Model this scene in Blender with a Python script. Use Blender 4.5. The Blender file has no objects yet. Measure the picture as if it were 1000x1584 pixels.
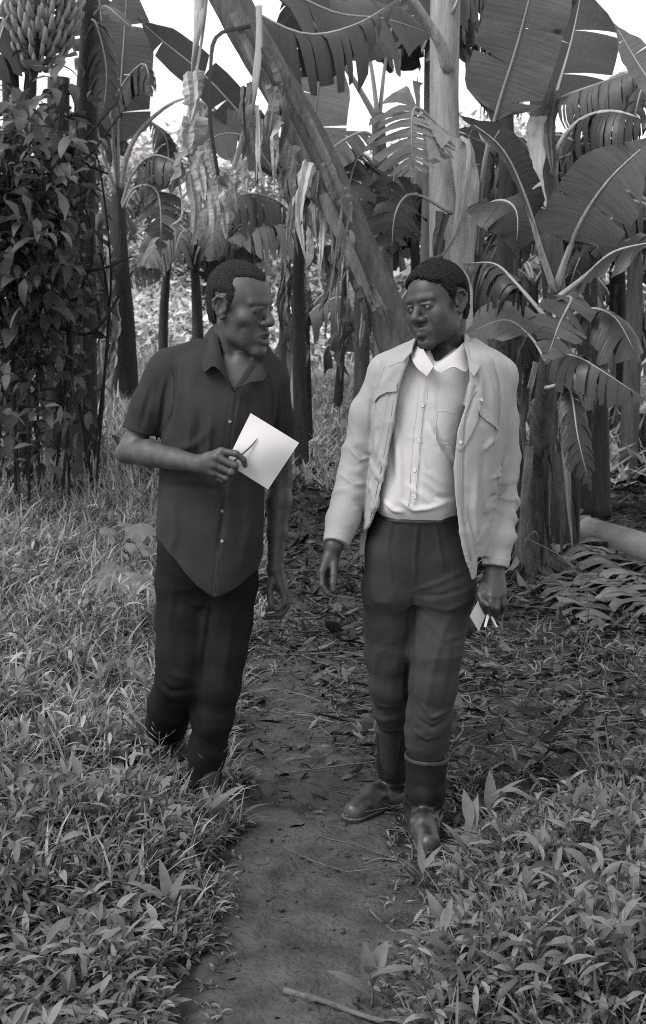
import bpy, math, random
import numpy as np
from mathutils import Vector

SC = bpy.context.scene
COL = SC.collection
R_ = math.radians

# ------------------------------------------------------------------ camera
CAM_H, FPX, HOR = 1.64, 2200.0, 450.0
PITCH = math.atan((792 - HOR) / FPX)
cam_data = bpy.data.cameras.new('camera')
cam = bpy.data.objects.new('camera', cam_data)
COL.objects.link(cam)
cam_data.sensor_fit = 'VERTICAL'
cam_data.sensor_height = 36.0
cam_data.lens = 36.0 * FPX / 1584.0
cam_data.clip_start, cam_data.clip_end = 0.1, 2000.0
cam.location = (0, 0, CAM_H)
cam.rotation_euler = (math.pi / 2 - PITCH, 0, 0)
cam_data.dof.use_dof = True
cam_data.dof.focus_distance = 4.15
cam_data.dof.aperture_fstop = 8.0
SC.camera = cam

# ------------------------------------------------------------------ daylight: high bright overcast, monochrome like the film
world = bpy.data.worlds.new('World')
SC.world = world
world.use_nodes = True
wn, wl = world.node_tree.nodes, world.node_tree.links
wn.clear()
SUN_EL, SUN_AZ = R_(50), R_(-58)          # azimuth measured from behind the camera, towards the left
sky = wn.new('ShaderNodeTexSky')
sky.sky_type = 'NISHITA'
sky.sun_disc = False
sky.sun_elevation = SUN_EL
sky.sun_rotation = R_(180) - SUN_AZ
sky.air_density, sky.dust_density, sky.ozone_density = 1.0, 1.0, 1.0
bw = wn.new('ShaderNodeRGBToBW')
tint = wn.new('ShaderNodeMix'); tint.data_type = 'RGBA'; tint.blend_type = 'MULTIPLY'
tint.inputs[0].default_value = 1.0
tint.inputs[7].default_value = (1.0, 0.978, 1.0, 1)
bg = wn.new('ShaderNodeBackground'); bg.inputs['Strength'].default_value = 0.092
wo = wn.new('ShaderNodeOutputWorld')
cloud = wn.new('ShaderNodeMix'); cloud.data_type = 'RGBA'      # an even layer of bright cloud over the whole sky
cloud.inputs[0].default_value = 0.6
cloud.inputs[7].default_value = (8.0, 8.0, 8.0, 1)
wl.new(sky.outputs[0], bw.inputs[0]); wl.new(bw.outputs[0], cloud.inputs[6]); wl.new(cloud.outputs[2], tint.inputs[6])
wl.new(tint.outputs[2], bg.inputs['Color']); wl.new(bg.outputs[0], wo.inputs['Surface'])
sun_d = bpy.data.lights.new('sun', 'SUN')
sun_d.energy = 1.5
sun_d.angle = R_(32)
sun_d.color = (1.0, 0.985, 0.99)
sun = bpy.data.objects.new('sun', sun_d)
COL.objects.link(sun)
sun.location = (-3, -4, 12)
_sd = Vector((math.sin(SUN_AZ) * math.cos(SUN_EL), -math.cos(SUN_AZ) * math.cos(SUN_EL), math.sin(SUN_EL)))
sun.rotation_euler = _sd.to_track_quat('Z', 'Y').to_euler()

SC.view_settings.view_transform = 'Standard'
SC.view_settings.look = 'None'
SC.view_settings.gamma = 1.0
SC.view_settings.use_curve_mapping = False
SC.view_settings.exposure = 1.34
SC.render.film_transparent = False
SC.cycles.filter_width = 1.0
SC.cycles.max_bounces = 6
SC.cycles.diffuse_bounces = 3
SC.cycles.glossy_bounces = 2
SC.cycles.transmission_bounces = 3
SC.cycles.transparent_max_bounces = 8
SC.cycles.use_denoising = False          # the fine sampling grain stands in for film grain

# ------------------------------------------------------------------ measuring helpers
_F = np.array((0, math.cos(PITCH), -math.sin(PITCH)))
_U = np.array((0, math.sin(PITCH), math.cos(PITCH)))
_X = np.array((1.0, 0, 0))

def P(px, py, Y):
    """World point at distance Y north of the viewpoint."""
    d = _F + _X * ((px - 500) / FPX) + _U * ((792 - py) / FPX)
    return np.array((0, 0, CAM_H)) + d * (Y / d[1])

def sm(t):
    t = np.clip(t, 0, 1)
    return t * t * (3 - 2 * t)

def ground_z(x, y):
    """Height of the ground: the grove climbs gently away from the path, more on the left."""
    x = np.asarray(x, float); y = np.asarray(y, float)
    rise = 0.62 * sm((y - 5.2) / 9.0) + 0.015 * np.clip(y - 14, 0, 40) + 5.0 * sm((y - 26) / 32.0)
    left = 0.16 * sm((-x - 0.4) / 1.5) * sm((y - 2.0) / 2.0)
    bump = 0.02 * np.sin(x * 2.3 + 1.0) * np.sin(y * 1.7) * sm((np.abs(x - 0.0) - .45) / .6)
    return rise + left + bump

def GP(px, py):
    """Ground point seen at a picture position (marching the view ray)."""
    d = _F + _X * ((px - 500) / FPX) + _U * ((792 - py) / FPX)
    o = np.array((0, 0, CAM_H))
    t = 1.0
    while t < 60:
        p = o + d * t
        if p[2] <= float(ground_z(p[0], p[1])):
            break
        t += 0.01
    return p

def unit(v):
    v = np.asarray(v, float)
    n = np.linalg.norm(v)
    return v / n if n > 1e-9 else v

# ------------------------------------------------------------------ value noise
def _hash(ix, iy, iz, seed):
    with np.errstate(over='ignore'):
        h = (ix.astype(np.uint32) * np.uint32(374761393) + iy.astype(np.uint32) * np.uint32(668265263)
             + iz.astype(np.uint32) * np.uint32(2147483647) + np.uint32(seed * 2654435761 & 0xffffffff))
        h = (h ^ (h >> np.uint32(13))) * np.uint32(1274126177)
        h = h ^ (h >> np.uint32(16))
    return h.astype(np.float64) / 4294967295.0

def vnoise(p, scale, seed=1):
    """Smooth noise in -1..1 at points p (N,3)."""
    q = np.asarray(p, float) * scale + 1000.0
    i = np.floor(q).astype(np.int64)
    f = q - i
    f = f * f * (3 - 2 * f)
    r = 0
    for dx in (0, 1):
        wx = f[:, 0] if dx else 1 - f[:, 0]
        for dy in (0, 1):
            wy = f[:, 1] if dy else 1 - f[:, 1]
            for dz in (0, 1):
                wz = f[:, 2] if dz else 1 - f[:, 2]
                r = r + wx * wy * wz * _hash(i[:, 0] + dx, i[:, 1] + dy, i[:, 2] + dz, seed)
    return r * 2 - 1

# ------------------------------------------------------------------ objects
def tag(o, label=None, cat=None, group=None, kind=None):
    if label: o['label'] = label
    if cat: o['category'] = cat
    if group: o['group'] = group
    if kind: o['kind'] = kind
    return o

def empty(name, loc, label, cat, group=None):
    o = bpy.data.objects.new(name, None)
    o.empty_display_size = 0.1
    COL.objects.link(o)
    o.location = [float(c) for c in loc]
    return tag(o, label, cat, group)

def mesh_np(name, V, Q, smooth=True):
    """Mesh from vertices (N,3) and faces (M,k)."""
    V = np.asarray(V, np.float32); Q = np.asarray(Q, np.int32)
    me = bpy.data.meshes.new(name)
    n, k = Q.shape
    me.vertices.add(len(V)); me.vertices.foreach_set('co', V.ravel())
    me.loops.add(n * k); me.loops.foreach_set('vertex_index', Q.ravel())
    me.polygons.add(n)
    me.polygons.foreach_set('loop_start', np.arange(0, n * k, k, dtype=np.int32))
    try:
        me.polygons.foreach_set('loop_total', np.full(n, k, np.int32))
    except Exception:
        pass
    me.polygons.foreach_set('use_smooth', np.full(n, bool(smooth)))
    me.update(calc_edges=True)
    return me

def link(name, me, mat, parent=None, loc=None):
    o = bpy.data.objects.new(name, me)
    COL.objects.link(o)
    if mat is not None:
        me.materials.clear(); me.materials.append(mat)
    if parent is not None:
        o.parent = parent
    if loc is not None:
        o.location = [float(c) for c in loc]
    return o

def obj(name, V, Q, mat, parent=None, smooth=True, origin=None):
    """Mesh object given in world coordinates; moved under its parent (or to an origin)."""
    V = np.asarray(V, float)
    if parent is not None:
        off, q = np.zeros(3), parent
        while q is not None:
            off = off + np.array(q.location); q = q.parent
        V = V - off
        return link(name, mesh_np(name, V, Q, smooth), mat, parent)
    if origin is None:
        origin = np.array((V[:, 0].mean(), V[:, 1].mean(), V[:, 2].min()))
    return link(name, mesh_np(name, V - origin, Q, smooth), mat, None, origin)

class MB:
    """Collects quads in world coordinates (triangles repeat the last vertex index)."""
    def __init__(s): s.V, s.Q, s.n = [], [], 0
    def add(s, V, Q):
        V = np.asarray(V, float).reshape(-1, 3); Q = np.asarray(Q, int).reshape(-1, 4)
        s.V.append(V); s.Q.append(Q + s.n); s.n += len(V)
    def arrays(s): return np.concatenate(s.V), np.concatenate(s.Q)
    def obj(s, name, mat, parent=None, smooth=True, origin=None):
        V, Q = s.arrays()
        return obj(name, V, Q, mat, parent, smooth, origin)

def frames(pts):
    """Tangents and a twist-free frame along a polyline."""
    pts = np.asarray(pts, float)
    T = np.gradient(pts, axis=0)
    T /= np.maximum(np.linalg.norm(T, axis=1, keepdims=True), 1e-9)
    a = np.array((0, 0, 1.0)) if abs(T[0, 2]) < .9 else np.array((0, 1.0, 0))
    N = np.zeros_like(T)
    n = unit(np.cross(T[0], np.cross(a, T[0])))
    for i in range(len(T)):
        n = unit(n - T[i] * np.dot(n, T[i]))
        N[i] = n
    return T, N, np.cross(T, N)

def spline(pts, n):
    """Catmull-Rom resampling of a polyline (any dimension)."""
    p = np.asarray(pts, float)
    if len(p) == 2:
        t = np.linspace(0, 1, n)[:, None]
        return p[0] * (1 - t) + p[1] * t
    q = np.vstack([2 * p[0] - p[1], p, 2 * p[-1] - p[-2]])
    u = np.linspace(0, len(p) - 1, n)
    i = np.minimum(u.astype(int), len(p) - 2)
    t = (u - i)[:, None]
    a, b, c, d = q[i], q[i + 1], q[i + 2], q[i + 3]
    return .5 * (2 * b + (c - a) * t + (2 * a - 5 * b + 4 * c - d) * t ** 2 + (3 * b - a - 3 * c + d) * t ** 3)

def tube(pts, radii, k=8, cap=True, lump=0, seed=0, squash=1.0):
    pts = np.asarray(pts, float); n = len(pts)
    radii = np.broadcast_to(np.asarray(radii, float), (n,))
    T, N, B = frames(pts)
    a = np.linspace(0, 2 * np.pi, k, endpoint=False)
    ring = N[:, None] * np.cos(a)[None, :, None] + B[:, None] * (np.sin(a) * squash)[None, :, None]
    r = radii[:, None, None] * np.ones((1, k, 1))
    if lump:
        rs = np.random.RandomState(seed)
        r = r * (1 + lump * rs.uniform(-1, 1, (n, k, 1)))
    V = (pts[:, None] + ring * r).reshape(-1, 3)
    i = np.arange(n - 1)[:, None] * k; j = np.arange(k)[None]
    jn = (j + 1) % k
    Q = np.stack([i + j, i + jn, i + k + jn, i + k + j], -1).reshape(-1, 4)
    if cap:
        V = np.vstack([V, pts[0], pts[-1]])
        b, e = n * k, n * k + 1
        jj = np.arange(k); jm = (jj + 1) % k
        Q = np.vstack([Q, np.stack([jm, jj, np.full(k, b), np.full(k, b)], -1),
                       np.stack([jj + (n - 1) * k, jm + (n - 1) * k, np.full(k, e), np.full(k, e)], -1)])
    return V, Q

def fix_tris(me):
    me.validate(clean_customdata=False)

# ------------------------------------------------------------------ materials (grey values: the film is black and white)
def mat_new(name):
    m = bpy.data.materials.new(name)
    m.use_nodes = True
    nt = m.node_tree
    return m, nt, nt.nodes.get('Principled BSDF')

def grey(v): return (v, v * 0.985, v, 1)

def mat(name, base, var=0.25, scale=12.0, rough=0.7, spec=0.3, bump=0.0, bscale=None, stretch=None,
        detail=5.0, coord='Object', per_object=0.0, trans=0.0, rand_island=0.0, mud=None, bdist=0.01, veins=0.0):
    """Noise-coloured material: base grey, +-var, with bump, optional backlit translucency and mud."""
    m, nt, p = mat_new(name)
    N, L = nt.nodes, nt.links
    tc = N.new('ShaderNodeTexCoord')
    mp = N.new('ShaderNodeMapping')
    if stretch: mp.inputs['Scale'].default_value = stretch
    L.new(tc.outputs[coord], mp.inputs[0])
    nz = N.new('ShaderNodeTexNoise')
    nz.inputs['Scale'].default_value = scale; nz.inputs['Detail'].default_value = detail
    nz.inputs['Roughness'].default_value = .62
    L.new(mp.outputs[0], nz.inputs['Vector'])
    cr = N.new('ShaderNodeValToRGB')
    cr.color_ramp.elements[0].position, cr.color_ramp.elements[1].position = .28, .74
    cr.color_ramp.elements[0].color = grey(base * (1 - var))
    cr.color_ramp.elements[1].color = grey(base * (1 + var))
    L.new(nz.outputs['Fac'], cr.inputs[0])
    out = cr.outputs[0]
    def mul(sock, fac):
        mx = N.new('ShaderNodeMix'); mx.data_type = 'RGBA'; mx.blend_type = 'MULTIPLY'
        mx.inputs[0].default_value = 1.0
        L.new(sock, mx.inputs[6]); L.new(fac, mx.inputs[7])
        return mx.outputs[2]
    if per_object:
        oi = N.new('ShaderNodeObjectInfo')
        mr = N.new('ShaderNodeMapRange')
        mr.inputs[3].default_value, mr.inputs[4].default_value = 1 - per_object, 1 + per_object
        L.new(oi.outputs['Random'], mr.inputs[0]); out = mul(out, mr.outputs[0])
    if rand_island:
        ge = N.new('ShaderNodeNewGeometry')
        mr = N.new('ShaderNodeMapRange')
        mr.inputs[3].default_value, mr.inputs[4].default_value = 1 - rand_island, 1 + rand_island
        L.new(ge.outputs['Random Per Island'], mr.inputs[0]); out = mul(out, mr.outputs[0])
    if mud:                                   # (lower z, upper z, grey) splashes, in object space
        sx = N.new('ShaderNodeSeparateXYZ'); L.new(tc.outputs['Object'], sx.inputs[0])
        mr = N.new('ShaderNodeMapRange')
        mr.inputs[1].default_value, mr.inputs[2].default_value = mud[1], mud[0]
        L.new(sx.outputs['Z'], mr.inputs[0])
        n2 = N.new('ShaderNodeTexNoise'); n2.inputs['Scale'].default_value = 22; n2.inputs['Detail'].default_value = 6
        L.new(tc.outputs['Object'], n2.inputs['Vector'])
        ad = N.new('ShaderNodeMath'); ad.operation = 'ADD'
        L.new(mr.outputs[0], ad.inputs[0]); L.new(n2.outputs['Fac'], ad.inputs[1])
        r2 = N.new('ShaderNodeValToRGB')
        r2.color_ramp.elements[0].position, r2.color_ramp.elements[1].position = .75, 1.0
        mx = N.new('ShaderNodeMix'); mx.data_type = 'RGBA'
        L.new(ad.outputs[0], r2.inputs[0]); L.new(r2.outputs[0], mx.inputs[0])
        L.new(out, mx.inputs[6]); mx.inputs[7].default_value = grey(mud[2])
        out = mx.outputs[2]
    L.new(out, p.inputs['Base Color'])
    p.inputs['Roughness'].default_value = rough
    p.inputs['Specular IOR Level'].default_value = spec
    if bump:
        nb = N.new('ShaderNodeTexNoise')
        nb.inputs['Scale'].default_value = bscale or scale * 3; nb.inputs['Detail'].default_value = 6
        L.new(mp.outputs[0], nb.inputs['Vector'])
        b = N.new('ShaderNodeBump'); b.inputs['Strength'].default_value = bump
        b.inputs['Distance'].default_value = bdist
        L.new(nb.outputs['Fac'], b.inputs['Height'])
        L.new(b.outputs[0], p.inputs['Normal'])
    if veins:                                 # parallel side veins, from the blade's own coordinates (metres along, metres across)
        uv = N.new('ShaderNodeUVMap'); mv = N.new('ShaderNodeMapping'); mv.inputs['Scale'].default_value = (70, 3.0, 1)
        L.new(uv.outputs[0], mv.inputs[0])
        nv = N.new('ShaderNodeTexNoise'); nv.inputs['Scale'].default_value = 1.0; nv.inputs['Detail'].default_value = 3
        L.new(mv.outputs[0], nv.inputs['Vector'])
        rv = N.new('ShaderNodeMapRange'); rv.inputs[1].default_value, rv.inputs[2].default_value = .3, .7
        rv.inputs[3].default_value, rv.inputs[4].default_value = 1 - veins, 1 + veins
        L.new(nv.outputs['Fac'], rv.inputs[0]); out = mul(out, rv.outputs[0])
        L.new(out, p.inputs['Base Color'])
        bv = N.new('ShaderNodeBump'); bv.inputs['Strength'].default_value = .5; bv.inputs['Distance'].default_value = .006
        L.new(nv.outputs['Fac'], bv.inputs['Height'])
        if p.inputs['Normal'].links: L.new(p.inputs['Normal'].links[0].from_socket, bv.inputs['Normal'])
        L.new(bv.outputs[0], p.inputs['Normal'])
    if trans:
        tr = N.new('ShaderNodeBsdfTranslucent')
        L.new(out, tr.inputs['Color'])
        ms = N.new('ShaderNodeMixShader'); ms.inputs[0].default_value = trans
        o = N.get('Material Output')
        L.new(p.outputs[0], ms.inputs[1]); L.new(tr.outputs[0], ms.inputs[2])
        L.new(ms.outputs[0], o.inputs['Surface'])
    return m

# ================================================================== THE SETTING
SOIL = mat('dark_damp_soil', .036, .45, 5, rough=.95, spec=.12, bump=.9, bscale=38, detail=10, bdist=.02)
DIRT = mat('trodden_dirt', .052, .62, 7, rough=.9, spec=.18, bump=1.0, bscale=60, detail=14, bdist=.02)
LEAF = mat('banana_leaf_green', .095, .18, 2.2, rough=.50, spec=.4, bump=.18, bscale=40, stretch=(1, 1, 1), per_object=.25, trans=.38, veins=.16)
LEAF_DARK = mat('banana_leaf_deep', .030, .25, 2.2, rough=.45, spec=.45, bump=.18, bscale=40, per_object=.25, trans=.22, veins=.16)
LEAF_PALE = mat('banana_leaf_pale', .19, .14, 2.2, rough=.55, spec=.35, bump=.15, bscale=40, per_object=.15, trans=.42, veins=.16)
DRY = mat('dry_banana_leaf', .120, .45, 9, rough=.95, spec=.1, bump=.5, bscale=60, per_object=.3, rand_island=.3, trans=.25, veins=.16)
DRY_PALE = mat('pale_dry_leaf', .32, .4, 7, rough=.95, spec=.1, bump=.5, bscale=50, per_object=.3, trans=.25)
LEAF_BACK = mat('painted_shade_leaf', .026, .3, 2.2, rough=.5, spec=.35, bump=.18, bscale=40, per_object=.4, trans=.15, veins=.2)  # back leaves darkened: the black shade between them is put into the colour
RIB = mat('leaf_midrib', .24, .2, 8, rough=.55, spec=.35, per_object=.2)
STEM = mat('banana_stem', .062, .6, 5, rough=.7, spec=.3, bump=.5, bscale=16, stretch=(5, 5, .7), per_object=.2, detail=8)
STEM_DARK = mat('dark_banana_stem', .022, .6, 5, rough=.75, spec=.3, bump=.6, bscale=16, stretch=(5, 5, .7), per_object=.2, detail=8)
STEM_PALE = mat('pale_banana_stem', .26, .40, 5, rough=.7, spec=.3, bump=.45, bscale=16, stretch=(5, 5, .7), per_object=.15, detail=8)
FRUIT = mat('green_banana_skin', .17, .22, 16, rough=.45, spec=.4, rand_island=.15)
VINE = mat('vine_leaf', .058, .3, 8, rough=.55, spec=.35, bump=.2, bscale=50, rand_island=.7, per_object=.3, trans=.28)
WEED = mat('weed_leaf', .128, .3, 14, rough=.65, spec=.22, bump=.15, bscale=120, rand_island=.6, trans=.30)
GRASS_PALE = mat('pale_open_grass', .34, .25, 9, rough=.8, spec=.15, rand_island=.5, trans=.3)
WEED_FAR = mat('meadow_grass', .215, .25, 9, rough=.7, spec=.2, rand_island=.6, trans=.3)
LITTER = mat('leaf_litter', .047, .45, 20, rough=.9, spec=.15, bump=.3, bscale=80, rand_island=.95)
TWIG = mat('dry_twig', .068, .45, 30, rough=.9, spec=.15, bump=.5, bscale=90, rand_island=.45, per_object=.3)
SCRUB = mat('hazed_hillside_leaves', .52, .25, 1.5, rough=.8, spec=.15, rand_island=.5, trans=.3)  # bleached leaf grey: the distant haze is put into the colour
BARK = mat('dark_bark', .025, .5, 8, rough=.95, spec=.1, bump=.8, bscale=20, stretch=(3, 3, .8))

# ------------------------------------------------------------------ ground: one sheet out over the hill, and the trodden path on it
def path_mid(y):
    y = np.asarray(y, float)
    return np.interp(y, [0.5, 3.1, 3.6, 4.3, 5.2, 6.5, 8, 10, 13], [-.08, -.05, -.03, -.02, .0, .06, .08, .04, -.05])
def path_half(y):
    return np.interp(np.asarray(y, float), [0.5, 3.1, 4.0, 5.0, 7, 13], [.34, .33, .36, .40, .36, .30])

def build_ground():
    ys = np.concatenate([np.arange(.3, 9, .045), np.arange(9, 16, .14), np.arange(16, 30, .6), np.arange(30, 131, 3.0)])
    u = np.linspace(-1, 1, 150)
    u = np.sign(u) * np.abs(u) ** 1.5
    X = u[:, None] * (3.0 + .55 * ys[None]); Y = np.broadcast_to(ys[None], X.shape)
    Z = ground_z(X, Y)
    p = np.stack([X.ravel(), Y.ravel(), X.ravel() * 0], -1)
    near = np.clip((14 - Y.ravel()) / 8, 0, 1)
    off = np.abs(X.ravel() - path_mid(Y.ravel())) / path_half(Y.ravel())
    Z = Z.ravel() + near * (.020 * vnoise(p, 3.5, 3) + .010 * vnoise(p, 11, 4)) * np.clip(off - .3, .0, 1) - .012 * np.clip(1.3 - off, 0, 1)
    V = np.stack([X.ravel(), Y.ravel(), Z], -1)
    n, m = X.shape
    i, j = np.meshgrid(np.arange(n - 1), np.arange(m - 1), indexing='ij')
    a = (i * m + j).ravel()
    tag(obj('ground', V, np.stack([a, a + m, a + m + 1, a + 1], -1), SOIL, origin=(0, 0, 0)), kind='structure')
    ys = np.arange(.4, 12.5, .03); n = 46
    v = np.linspace(-1, 1, n)
    Y = np.broadcast_to(ys[:, None], (len(ys), n))
    p0 = np.stack([v[None] * np.ones_like(Y), Y, Y * 0], -1).reshape(-1, 3)
    wob = .10 * vnoise(np.stack([np.sign(p0[:, 0]) * 5, p0[:, 1], p0[:, 2]], -1), 2.2, 5).reshape(Y.shape)
    X = path_mid(Y) + v[None] * (path_half(Y) + wob)
    p = np.stack([X.ravel(), Y.ravel(), X.ravel() * 0], -1)
    Z = ground_z(X, Y).ravel() + .006 + .006 * vnoise(p, 7, 8) + .0035 * vnoise(p, 24, 9) + .0022 * vnoise(p, 60, 10)
    rf = np.random.RandomState(31)
    for fy in np.arange(2.9, 8.5, .21):                             # old footprints and scuffs pressed into the mud
        fx = float(path_mid(fy)) + rf.uniform(-.2, .2); fa = rf.normal(0, .25)
        dx, dy = X.ravel() - fx, Y.ravel() - fy
        a_, b_ = dx * math.cos(fa) + dy * math.sin(fa), dy * math.cos(fa) - dx * math.sin(fa)
        q_ = np.sqrt((a_ / .045) ** 2 + (b_ / .12) ** 2)
        Z += rf.uniform(.3, 1) * (-.010 * sm((1.1 - q_) / .5) + .005 * np.exp(-((q_ - 1.25) / .22) ** 2))
    Z += np.clip((np.abs(np.broadcast_to(v[None], Y.shape).ravel()) - .8) / .2, 0, 1) * -.022
    V = np.stack([X.ravel(), Y.ravel(), Z], -1)
    i, j = np.meshgrid(np.arange(len(ys) - 1), np.arange(n - 1), indexing='ij')
    a = (i * n + j).ravel()
    tag(obj('path', V, np.stack([a, a + 1, a + n + 1, a + n], -1), DIRT, origin=(0, 0, 0)), kind='structure')
build_ground()

# ------------------------------------------------------------------ many small leaves at once
def leaf_cloud(base, az, el, length, width, curl, roll, seg=4, fold=.25, shape='lance', ripple=0.0):
    """One mesh of leaves: base (N,3); az/el start direction; curl bends it over along its length."""
    N = len(base)
    f = lambda v: np.broadcast_to(np.asarray(v, float), (N,)).copy()
    az, el, length, width, curl, roll = map(f, (az, el, length, width, curl, roll))
    s = np.linspace(0, 1, seg + 1)
    ang = el[:, None] - curl[:, None] * s[None]
    ds = length[:, None] / seg
    h = np.concatenate([np.zeros((N, 1)), np.cumsum(np.cos(ang[:, :-1]) * ds, 1)], 1)
    z = np.concatenate([np.zeros((N, 1)), np.cumsum(np.sin(ang[:, :-1]) * ds, 1)], 1)
    dx, dy = np.cos(az)[:, None], np.sin(az)[:, None]
    mid = np.stack([base[:, 0:1] + h * dx, base[:, 1:2] + h * dy, base[:, 2:3] + z], -1)
    side = np.stack([-np.sin(az), np.cos(az), 0 * az], -1)[:, None]
    up = np.stack([-np.sin(ang) * dx, -np.sin(ang) * dy, np.cos(ang)], -1)
    c, t = np.cos(roll)[:, None, None], np.sin(roll)[:, None, None]
    side, up = side * c + up * t, up * c - side * t
    if shape == 'lance': w = np.array([.12, .85, 1.0, .62, .0]) if seg == 4 else np.interp(s, [0, .2, .45, .75, 1], [.1, .8, 1, .6, 0])
    elif shape == 'ovate': w = np.interp(s, [0, .12, .35, .7, 1], [.12, .85, 1, .6, 0])
    elif shape == 'strap': w = np.interp(s, [0, .1, .7, 1], [.6, 1, .8, .2])
    else: w = np.interp(s, [0, .5, 1], [1, .8, 0])
    w = w[None] * width[:, None] / 2
    r = (np.random.RandomState(3).uniform(-1, 1, (N, seg + 1, 1)) * ripple * width[:, None, None]) if ripple else 0
    L = mid - side * w[..., None] + up * (w * fold)[..., None] + up * r
    R = mid + side * w[..., None] + up * (w * fold)[..., None] - up * r
    V = np.stack([L, mid, R], 2).reshape(-1, 3)
    k = 3 * (seg + 1)
    q = []
    for i in range(seg):
        for j in (0, 1):
            q.append([i * 3 + j, i * 3 + j + 1, i * 3 + 4 + j, i * 3 + 3 + j])
    Q = (np.array(q)[None] + (np.arange(N) * k)[:, None, None]).reshape(-1, 4)
    return V, Q

# ------------------------------------------------------------------ banana leaves and plants
def banana_leaf(parent, pts, hw, nrm=(0, -1, .35), petiole=.25, tatter=.1, droop=.15, fold=.15, mat_=None, rib=.012, seed=0,
                name='leaf', crumple=0.0, hang=0.0, n=34, tip=.12, rib_mat=None):
    """Leaf blade either side of a spine, split into strips where the wind has torn it; the midrib is its sub-part."""
    rs = np.random.RandomState(seed * 7 + 11)
    sp = spline(np.asarray(pts, float), n)
    T, _, _ = frames(sp)
    nr = np.asarray(nrm, float)
    Nn = nr[None] - T * (T @ nr)[:, None]
    Nn /= np.maximum(np.linalg.norm(Nn, axis=1, keepdims=True), 1e-6)
    B = np.cross(T, Nn)
    u = np.linspace(0, 1, n)
    bu = lambda s: petiole + (1 - petiole) * s
    it = lambda arr, s: np.stack([np.interp(bu(s), u, arr[:, k]) for k in range(3)], -1)
    L = np.linalg.norm(np.diff(sp, axis=0), axis=1).sum() * (1 - petiole)
    prof = lambda s: np.sin(np.pi / 2 * np.clip(s / .17, 0, 1)) ** .8 * (1 - (1 - tip) * sm((s - .60) / .40)) * np.sqrt(np.clip(1 - s ** 9, 0, 1))
    mb = MB(); m = 5; uvs = []
    v = np.linspace(0, 1, m)
    lean = .35 * hw / L
    for q in (-1, 1):
        cuts = [0.0]
        step = .30 * (1 - tatter) ** 1.5 + .028
        while cuts[-1] < 1:
            cuts.append(min(1.0, cuts[-1] + step * rs.uniform(.45, 1.6)))
        for a, b in zip(cuts[:-1], cuts[1:]):
            k = max(2, int((b - a) / .06) + 2)
            open_ = rs.uniform(.0, .5) * min(1, tatter * 2.2 + .1)
            g = droop + hang * rs.uniform(.5, 1.2) + tatter * rs.uniform(-.1, .35)
            tw = tatter * rs.normal(0, .25)
            ln = rs.uniform(.75, 1.04) if tatter > .3 else rs.uniform(.95, 1.0)
            s = a + (b - a) * np.linspace(0, 1, k)
            mid = (a + b) / 2
            S = mid + (s[:, None] - mid) * (1 - open_ * v[None] ** 1.3) + lean * v[None] * (1 - s[:, None])
            S = np.clip(S, 0, 1)
            base = it(sp, s)
            c = it(sp, S.ravel()).reshape(k, m, 3)
            w = (hw * prof(s) * ln)[:, None] * v[None]
            Bq, Nq = it(B, s), it(Nn, s)
            wob = .05 * hw * np.sin(S * 41 + q * 2 + seed)[..., None] * (v ** 2)[None, :, None]
            pos = c + w[..., None] * (q * Bq[:, None] * math.cos(fold) + Nq[:, None] * (math.sin(fold) + tw)) + wob * Nq[:, None]
            pos[..., 2] -= (g * hw * prof(s))[:, None] * v[None] ** 2
            if hang:                                             # limp strips fall towards straight down
                f = np.clip(hang * v, 0, 1)[None, :, None]
                dn = c.copy(); dn[..., 2] -= w * (.9 + .1 * rs.rand()); dn += (q * Bq * .10 * hw)[:, None]
                pos = pos * (1 - f) + dn * f
            if crumple:
                pos += crumple * hw * rs.normal(0, 1, pos.shape) * v[None, :, None]
            i, j = np.meshgrid(np.arange(k - 1), np.arange(m - 1), indexing='ij')
            aa = (i * m + j).ravel()
            Q = np.stack([aa, aa + 1, aa + m + 1, aa + m], -1)
            mb.add(pos.reshape(-1, 3), Q if q > 0 else Q[:, ::-1])
            uvs.append(np.stack([S * L + q * 7.3, np.broadcast_to(v[None] * hw, S.shape)], -1).reshape(-1, 2))
    lf = mb.obj(name, mat_ or LEAF, parent)
    lay = lf.data.uv_layers.new(name='UVMap')
    li = np.empty(len(lf.data.loops), np.int32); lf.data.loops.foreach_get('vertex_index', li)
    lay.data.foreach_set('uv', np.concatenate(uvs).astype(np.float32)[li].ravel())
    e = max(4, int(n * .96))
    V, Q = tube(sp[:e:2], np.linspace(rib, rib * .16, len(sp[:e:2])), 6, squash=.8)
    obj('midrib', V, Q, rib_mat or RIB, lf)
    return lf

def PX(l):
    return [P(*p) for p in l]

def trunk_mesh(pts, radii, seed, k=16, lap=1.0):
    """Pseudostem: overlapping leaf sheaths give it ridges and laps."""
    rs = np.random.RandomState(seed)
    n = max(14, len(pts) * 6)
    sp = spline(np.asarray(pts, float), n); rr = spline(np.asarray(radii, float)[:, None], n)[:, 0]
    V, Q = tube(sp, rr, k)
    c = V[:n * k].reshape(n, k, 3)
    a = np.arange(k) / k * 2 * np.pi
    ph = rs.uniform(0, 6, 4)
    mod = np.zeros((n, k))
    for i in range(n):
        t = i / n
        saw = ((a / (2 * np.pi) * 2 + t * .7 + ph[0]) % 1.0)       # two lapped edges winding up
        mod[i] = .09 * lap * (saw - .5) + .04 * lap * np.sin(3 * a + ph[1] + 2 * t) + .02 * np.sin(5 * a + ph[2] - 3 * t)
    mod += .008 * rs.normal(0, 1, (n, k))
    c2 = sp[:, None] + (c - sp[:, None]) * (1 + mod)[..., None]
    V[:n * k] = c2.reshape(-1, 3)
    return V, Q

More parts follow.
